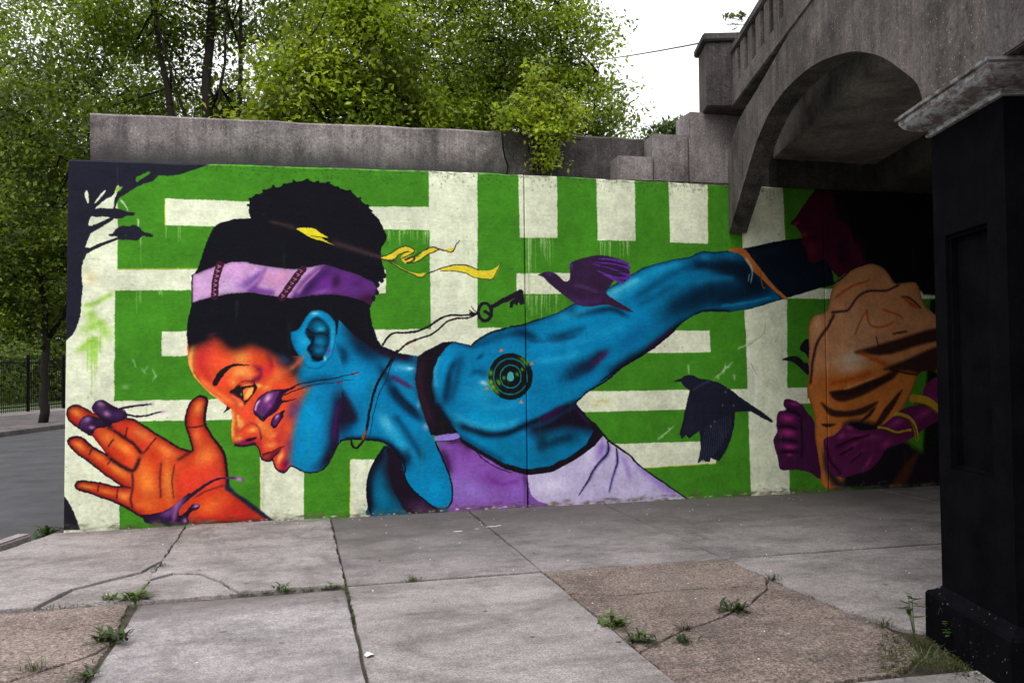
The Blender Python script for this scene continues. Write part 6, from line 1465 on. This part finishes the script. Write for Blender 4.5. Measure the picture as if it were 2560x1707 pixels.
tree('leafy_tree', 'bright yellow-green tree in the middle, just behind the parapet', (3.1, 5.9, 3.7),
     [[(3.1, 5.9, 3.6), (3.05, 5.9, 5.0), (3.3, 5.9, 6.6), (3.4, 5.9, 8)], [(3.1, 5.9, 4.3), (2.5, 5.8, 5.6), (2.2, 5.8, 7)]],
     [(2.35, 5.6, 6.4, .75, .7, .9, 60), (3.4, 5.8, 7.1, 1.1, .9, 1.2, 110), (3.0, 6.0, 5.1, 1.3, .9, .7, 80), (1.7, 5.8, 5.3, .8, .7, .5, 40), (4.1, 6.1, 6.0, .8, .7, .8, 60), (3.3, 6.1, 8.6, 1.2, .9, .8, 55)],
     M_LEAFL, .088, 40, 14, None, .27, .07, M_LEAFY, .35)
tree('feathery_tree', 'fine-leaved green tree with thin grey branches right of the bright tree', (5.3, 7.2, 3.7),
     [[(5.3, 7.2, 3.6), (5.35, 7.2, 5.2), (5.1, 7.1, 7), (5.2, 7.1, 9)], [(5.35, 7.2, 4.4), (5.9, 7.1, 6), (6.3, 7, 8)], [(5.3, 7.2, 4.2), (4.7, 7, 6), (4.5, 7, 8)]],
     [(5.3, 7.0, 7.6, 1.6, 1.2, 1.6, 150), (5.0, 7.1, 5.6, 1.5, 1.1, .9, 110), (6.3, 7.1, 6.6, 1.0, 1, 1.3, 80), (5.0, 7.4, 9.4, 1.8, 1.2, .8, 80)],
     M_LEAFM, .07, 52, 15, None, .27, .07, M_LEAFL, .3)
tree('round_tree', 'rounded pale green tree against the white sky beside the bridge', (7.3, 6.9, 3.7),
     [[(7.3, 6.9, 3.6), (7.25, 6.9, 5.2), (7.4, 6.8, 7), (7.3, 6.8, 8.8)], [(7.3, 6.9, 4.4), (7.9, 6.8, 5.9), (8.1, 6.7, 7.4)]],
     [(7.35, 6.8, 7.9, 1.0, .9, 1.0, 85), (7.75, 6.7, 6.5, .95, .9, .9, 85), (7.2, 6.8, 5.4, 1.2, .9, .7, 85), (7.95, 6.7, 5.0, .6, .6, .45, 30), (7.0, 7.0, 9.1, 1.1, .8, .6, 50)],
     M_LEAFL, .08, 42, 16, None, .25, .065, M_LEAFM, .35)
tree('backing_tree', 'dark tree filling the gap far behind the tall multi-trunk tree', (1.5, 15.5, 3.7),
     [[(1.5, 15.5, 3.5), (1.4, 15.5, 7), (1.8, 15.5, 11)]],
     [(.8, 15.5, 6.8, 2.5, 1.6, 2.2, 100), (3.4, 15, 6.6, 2.6, 1.6, 2.4, 150), (3.4, 15.4, 10.4, 2.2, 1.6, 1.8, 70), (-2.0, 15.6, 5.6, 1.5, 1.4, 1.3, 40)], M_LEAFD, .16, 42, 17, None, .45, .17, M_LEAFM, .3)
tree('backing_tree', 'green tree far behind the feathery tree, left of the white sky', (6.7, 14.5, 3.7),
     [[(6.7, 14.5, 3.5), (6.7, 14.5, 7), (6.9, 14.5, 10)]],
     [(6.4, 14.5, 6.8, 2.2, 1.5, 2.6, 150), (8.6, 14, 6.2, 1.4, 1.2, 1.7, 80), (7.6, 14.5, 9.6, 2.0, 1.4, 1.6, 80)], M_LEAFM, .14, 42, 18, None, .42, .16, M_LEAFD, .4)
for i, (x, y, lb) in enumerate([(-12.5, 41, 'dark tree beyond the lawn, seen through the black fence'), (-16.5, 46, 'farthest dark tree beyond the lawn at the left edge'), (-9.0, 44, 'dark tree beyond the lawn just left of the wall corner')]):
    tree('park_tree', lb, (x, y, 0), [[(x, y, -.1), (x, y, 2.4), (x+.3, y, 6)]], [(x, y, 5.2, 3.4, 2.4, 2.6, 130), (x, y, 9, 3, 2.4, 3, 90), (x, y-1, 1.8, 3.2, 2, 1.6, 110)], M_LEAFD, .24, 34, 30+i, None, .6, .25)
sap = tree('sapling', 'bright young sapling rooted on top of the mural wall against the parapet', (4.97, .17, 3.74),
     [[(4.97, .2, 3.70), (4.98, .16, 4.05), (4.95, .1, 4.45), (4.96, .08, 5.0)], [(4.97, .17, 3.9), (5.15, .1, 4.3), (5.3, .06, 4.6)], [(4.97, .17, 3.85), (4.75, .1, 4.25), (4.6, .1, 4.5)]],
     [(4.95, .05, 4.62, .36, .22, .22, 52), (5.22, .0, 4.45, .30, .18, .14, 34), (4.66, .08, 4.42, .26, .16, .13, 30), (5.05, -.02, 4.22, .3, .16, .12, 26), (5.08, .12, 3.98, .17, .1, .14, 16), (4.97, .08, 4.95, .16, .12, .16, 16)],
     M_LEAFY, .062, 13, 19, None, .075, .02, M_LEAFL, .4, 'sapling', .004)
tree('sapling', 'small yellow-green seedling sprouting from the bridge post cap', (6.84, -.98, 5.19),
     [[(6.84, -.98, 5.17), (6.85, -.99, 5.27), (6.93, -1.01, 5.31)], [(6.85, -.99, 5.25), (6.90, -1.0, 5.33), (6.93, -1.02, 5.37)], [(6.85, -.99, 5.22), (6.83, -.99, 5.30), (6.80, -.99, 5.36)]],
     [(6.93, -1.02, 5.37, .05, .05, .03, 9), (6.80, -.99, 5.36, .06, .05, .025, 9)], M_LEAFY, .045, 3, 20, None, .02, .004, None, 0, 'sapling', .004)
tree('bush', 'low dark green bush on the bank behind the stepped blocks', (7.5, 2.1, 4.2),
     [[(7.5, 2.1, 3.9), (7.5, 2.1, 4.8)]], [(7.42, 2.1, 4.82, .28, .2, .2, 40), (7.65, 2.2, 5.0, .2, .2, .2, 25)], M_WEED, .07, 14, 21, None, .09, .012, None, 0, 'bush', .004)
bank = MB(); bank.add([(.75, .66, 3.69), (13.2, .66, 3.69), (16, 30, 4.0), (9, 30, 3.9)], [[0, 1, 2, 3]]); tag(bank.build('bank', M_TURF), kind='structure')

hg = thing('undergrowth', SF(30, 20, 0), None, None, None, 'stuff')
rs_ = np.random.RandomState(77); hc = np.array([SF(16+24*rs_.rand(), 19+3.5*rs_.rand(), .1+2.6*rs_.rand()**1.3) for q in range(520)])
V, T = leaf_cloud(hc, np.full(520, .5), np.full(520, 40), .20, 78); cloud_obj('foliage', V, T, M_LEAFD, hg)
tag(hg, 'dark undergrowth massed behind the black fence across the street')

# ============================================================ fence across the street
fen = thing('iron_fence', SF(25, 14.9, 0), 'black iron picket fence across the street behind the street tree', 'fence')
pk = MB(); pk.tube([SF(0, 0, 0), SF(0, 0, 2.02)], [.013, .013], 5); pk.tube([SF(0, 0, 2.02), SF(0, 0, 2.10)], [.014, .002], 5)
base_p = pk.build('picket', M_IRON, fen, local=True)
L0 = Vector(SF(0, 0, 0)); FP = Vector(SF(25, 14.9, 0))
pidx = 0
for i in range(112):
    t_ = 17+i*.125
    o = base_p if i == 0 else base_p.copy()
    if i: COL.objects.link(o); o.parent = fen
    o.matrix_parent_inverse = Matrix.Identity(4); o.location = Vector(SF(t_, 14.9, 0))-FP-L0
for z in (.18, 1.85):
    k = MB(); k.box(SF, 17, 31, 14.88, 14.92, z, z+.045); k.build('rail', M_IRON, fen)
for t_ in (17, 19.5, 22, 24.5, 27, 29.5):
    k = MB(); k.box(SF, t_, t_+.09, 14.86, 14.95, -.1, 2.2); k.build('post', M_IRON, fen)


# ============================================================ overhead cable
wi = MB(); P0, P1 = Vector((9.23, 9.3, 8.68)), Vector((8.11, 2.42, 6.38)); dv = (P1-P0).normalized()
A_, B_ = P0-dv*14, P1+dv*9
wi.tube([A_.lerp(B_, q/16)-Vector((0, 0, .25*(1-(q/8-1)**2)-.235)) for q in range(17)], [.012]*17, 5)
tag(wi.build('overhead_cable', M_WIRE, smooth=True), 'thin dark cable crossing the white sky to the bridge post', 'cable')

# ============================================================ weeds
def blade(m, base, ang, ln, wd, lift, seg=3, curl=.6):
    d = Vector((math.cos(ang), math.sin(ang), 0)); side = Vector((-d.y, d.x, 0)); V = []
    for i in range(seg+1):
        q = i/seg; p = Vector(base)+d*ln*q*math.cos(lift*(1-curl*q))+Vector((0, 0, ln*q*math.sin(lift*(1-curl*q))))
        w = wd*(.35+1.3*q*(1-q)*2)*(1-q**4); V += [tuple(p-side*w/2), tuple(p+side*w/2)]
    n = len(m.v); m.v += V
    for i in range(seg): m.f.append([n+2*i, n+2*i+1, n+2*i+3, n+2*i+2])
def weed(x, y, size, kind, label, seed, z=-.008, group=None):
    rr = random.Random(seed); m = MB()
    if kind == 'leafy':
        for q in range(int(26+size*150)):
            b_ = (rr.gauss(0, size*.26), rr.gauss(0, size*.30), rr.uniform(0, size*.18))
            if q < 12: b_ = ((q-6)*size*.09, (q % 3-1)*size*.06, 0)
            blade(m, b_, rr.uniform(0, 6.28), size*rr.uniform(.25, .8), size*rr.uniform(.08, .2), rr.uniform(.2, 1.5))
    elif kind == 'grass':
        for q in range(int(34+size*200)):
            b_ = (rr.gauss(0, size*.28), rr.gauss(0, size*.18), 0)
            blade(m, b_, rr.uniform(0, 6.28), size*rr.uniform(.5, 1.2), max(.004, size*.035), rr.uniform(.8, 1.5), 3, .5)
    o = m.build('weed' if kind == 'leafy' else 'grass_tuft', M_WEED if kind == 'leafy' else M_GRASS, None, recalc=False)
    o.location = (x, y, z); return tag(o, label, 'weed' if kind == 'leafy' else 'grass', group)
G_ = 'weeds in the pavement joints'
for a in [(1.15, -1.93, .08, 'grass', 'sparse grass tuft in the left joint nearest the wall, below the painted wrist', 1),
          (1.12, -2.86, .17, 'leafy', 'sprawling weed where the left joint meets the cracked slab corner', 2),
          (.95, -2.80, .09, 'leafy', 'small weed in the crack left of the sprawling weed', 17),
          (1.14, -3.80, .17, 'leafy', 'bushy dark green weed at the edge of the pinkish gravelly slab on the left', 3),
          (1.13, -4.40, .11, 'leafy', 'low weed at the bottom edge in the left joint', 4),
          (.84, -4.22, .10, 'grass', 'small tuft in the crack of the gravelly slab at bottom left', 5),
          (1.72, -2.66, .06, 'leafy', 'tiny weed by the broken slab corner under the painted face', 6),
          (2.10, -2.92, .10, 'leafy', 'upright weed midway along the cross joint left of centre', 7),
          (2.46, -2.92, .08, 'leafy', 'weed at the crossing of two joints left of centre', 8),
          (3.05, -2.93, .10, 'grass', 'lone grass tuft in the cross joint under the purple top', 9),
          (4.10, -4.36, .16, 'leafy', 'upright broad weed in the joint beside the gravelly slab, upper of three', 10),
          (4.12, -4.68, .14, 'leafy', 'weed in the joint beside the gravelly slab, middle of three', 11),
          (4.36, -4.76, .10, 'leafy', 'small weed just right of the joint weeds on the gravelly slab', 12),
          (4.94, -4.30, .15, 'leafy', 'star-shaped weed growing alone on the gravelly slab', 13),
          (4.47, -4.57, .09, 'grass', 'thin wisps of grass in the gravelly slab crack', 14),
          (5.60, -3.65, .08, 'grass', 'grass at the top corner where the gravelly slab meets smooth concrete', 15),
          (5.63, -4.85, .10, 'grass', 'short grass on the rounded slab edge left of the column', 16)]:
    weed(*a, group=G_)
w1_ = weed(-.22, .42, .30, 'leafy', 'green weed at the wall foot by the street kerb', 40, -.12)
weed(5.36, -5.50, .15, 'grass', 'large coarse grass clump at the bottom right before the column', 41)
def tall_weed(x, y, h, label, seed):
    rr = random.Random(seed); t = thing('tall_weed', (x, y, -.01), label, 'weed', G_)
    st = MB(); lf = MB()
    for q in range(3):
        a = rr.uniform(0, 6.28); tip = Vector((math.cos(a)*h*.18, math.sin(a)*h*.18, h*rr.uniform(.7, 1)))
        st.tube([(0, 0, 0), tuple(tip*.5+Vector((0, 0, .01))), tuple(tip)], [.004, .003, .0015], 4)
        for e in range(6): blade(lf, tip*(1-.06*e), rr.uniform(0, 6.28), .05+.012*e*h*4, .026, rr.uniform(-.1, .5))
    st.build('stem', M_WEED, t, local=True); lf.build('leaves', M_WEED, t, local=True, recalc=False)
tall_weed(5.63, -5.12, .26, 'tall leafy weed standing against the corner of the black column base', 50)
tall_weed(5.70, -5.34, .17, 'shorter leafy weed in front of the black column base', 51)
# grass and moss creeping along the joints
jg = MB(); rr = random.Random(5)
def along(a, b_, n, s0, s1, w=.008, gap=.3):
    for q in range(n):
        t_ = rr.random()
        if math.sin(t_*37+a[0]*5)*.5+.5 < gap: continue
        p = Vector((a[0]+(b_[0]-a[0])*t_+rr.gauss(0, w), a[1]+(b_[1]-a[1])*t_+rr.gauss(0, w), -.012))
        blade(jg, p, rr.uniform(0, 6.28), rr.uniform(s0, s1), rr.uniform(.003, .009), rr.uniform(.4, 1.4), 2)
along((2.56, -2.5), (2.565, -3.9), 630, .015, .045, .010, .25); along((2.56, -3.8), (2.57, -5.6), 390, .01, .03, .006, .35)
along((1.13, -1.4), (1.13, -3.0), 390, .01, .045, .010, .3); along((1.14, -3.0), (1.15, -5.2), 450, .015, .05, .016, .3)
along((1.75, -2.94), (2.56, -2.94), 360, .015, .045, .008, .3); along((2.6, -2.94), (4.0, -2.94), 210, .008, .02, .005, .5)
along((4.05, -3.0), (4.05, -5.5), 240, .01, .03, .006, .5); along((5.6, -3.2), (5.64, -5.0), 390, .012, .04, .02, .4)
along((.5, -2.93), (1.1, -2.90), 225, .02, .05, .02, .3); along((4.3, -4.68), (5.4, -3.9), 135, .01, .03, .01, .5)
along((5.60, -5.0), (5.15, -5.54), 630, .015, .05, .05, .0); along((5.70, -5.05), (5.5, -5.7), 1050, .015, .06, .06, .0)
along((.2, -.0), (8, -.0), 240, .008, .022, .005, .6)
tag(jg.build('joint_grass', M_GRASS, recalc=False), 'fine grass and moss growing along the pavement joints', None, None, 'stuff')
pb = MB()
for q in range(150):
    x, y = rr.uniform(.3, 8), rr.choice([rr.uniform(-5.6, 0), -rr.random()**3*1.2]); r_ = rr.uniform(.003, .009)
    V = [(x+r_*a*rr.uniform(.7, 1.2), y+r_*b_*rr.uniform(.7, 1.2), .004+r_*c*.6) for a, b_, c in [(1, 0, 0), (0, 1, 0), (-1, 0, 0), (0, -1, 0), (0, 0, 1)]]
    pb.add(V, [[0, 1, 4], [1, 2, 4], [2, 3, 4], [3, 0, 4]])
tag(pb.build('grit', M_LITTER, recalc=False), 'pale grit and crumbs scattered on the pavement', None, None, 'stuff')

ll = MB()
for q in range(130):
    x = rr.uniform(.1, 9); y = -.02-abs(rr.gauss(0, .05)) if rr.random() < .7 else -rr.uniform(.1, 5.4)
    blade(ll, (x, y, .003), rr.uniform(0, 6.28), rr.uniform(.02, .05), rr.uniform(.012, .025), rr.uniform(.05, .35), 2)
tag(ll.build('leaf_litter', simple('dead leaves', (.11, .075, .04), .9, .4, 30), recalc=False), 'brown leaf scraps gathered along the foot of the wall', None, None, 'stuff')
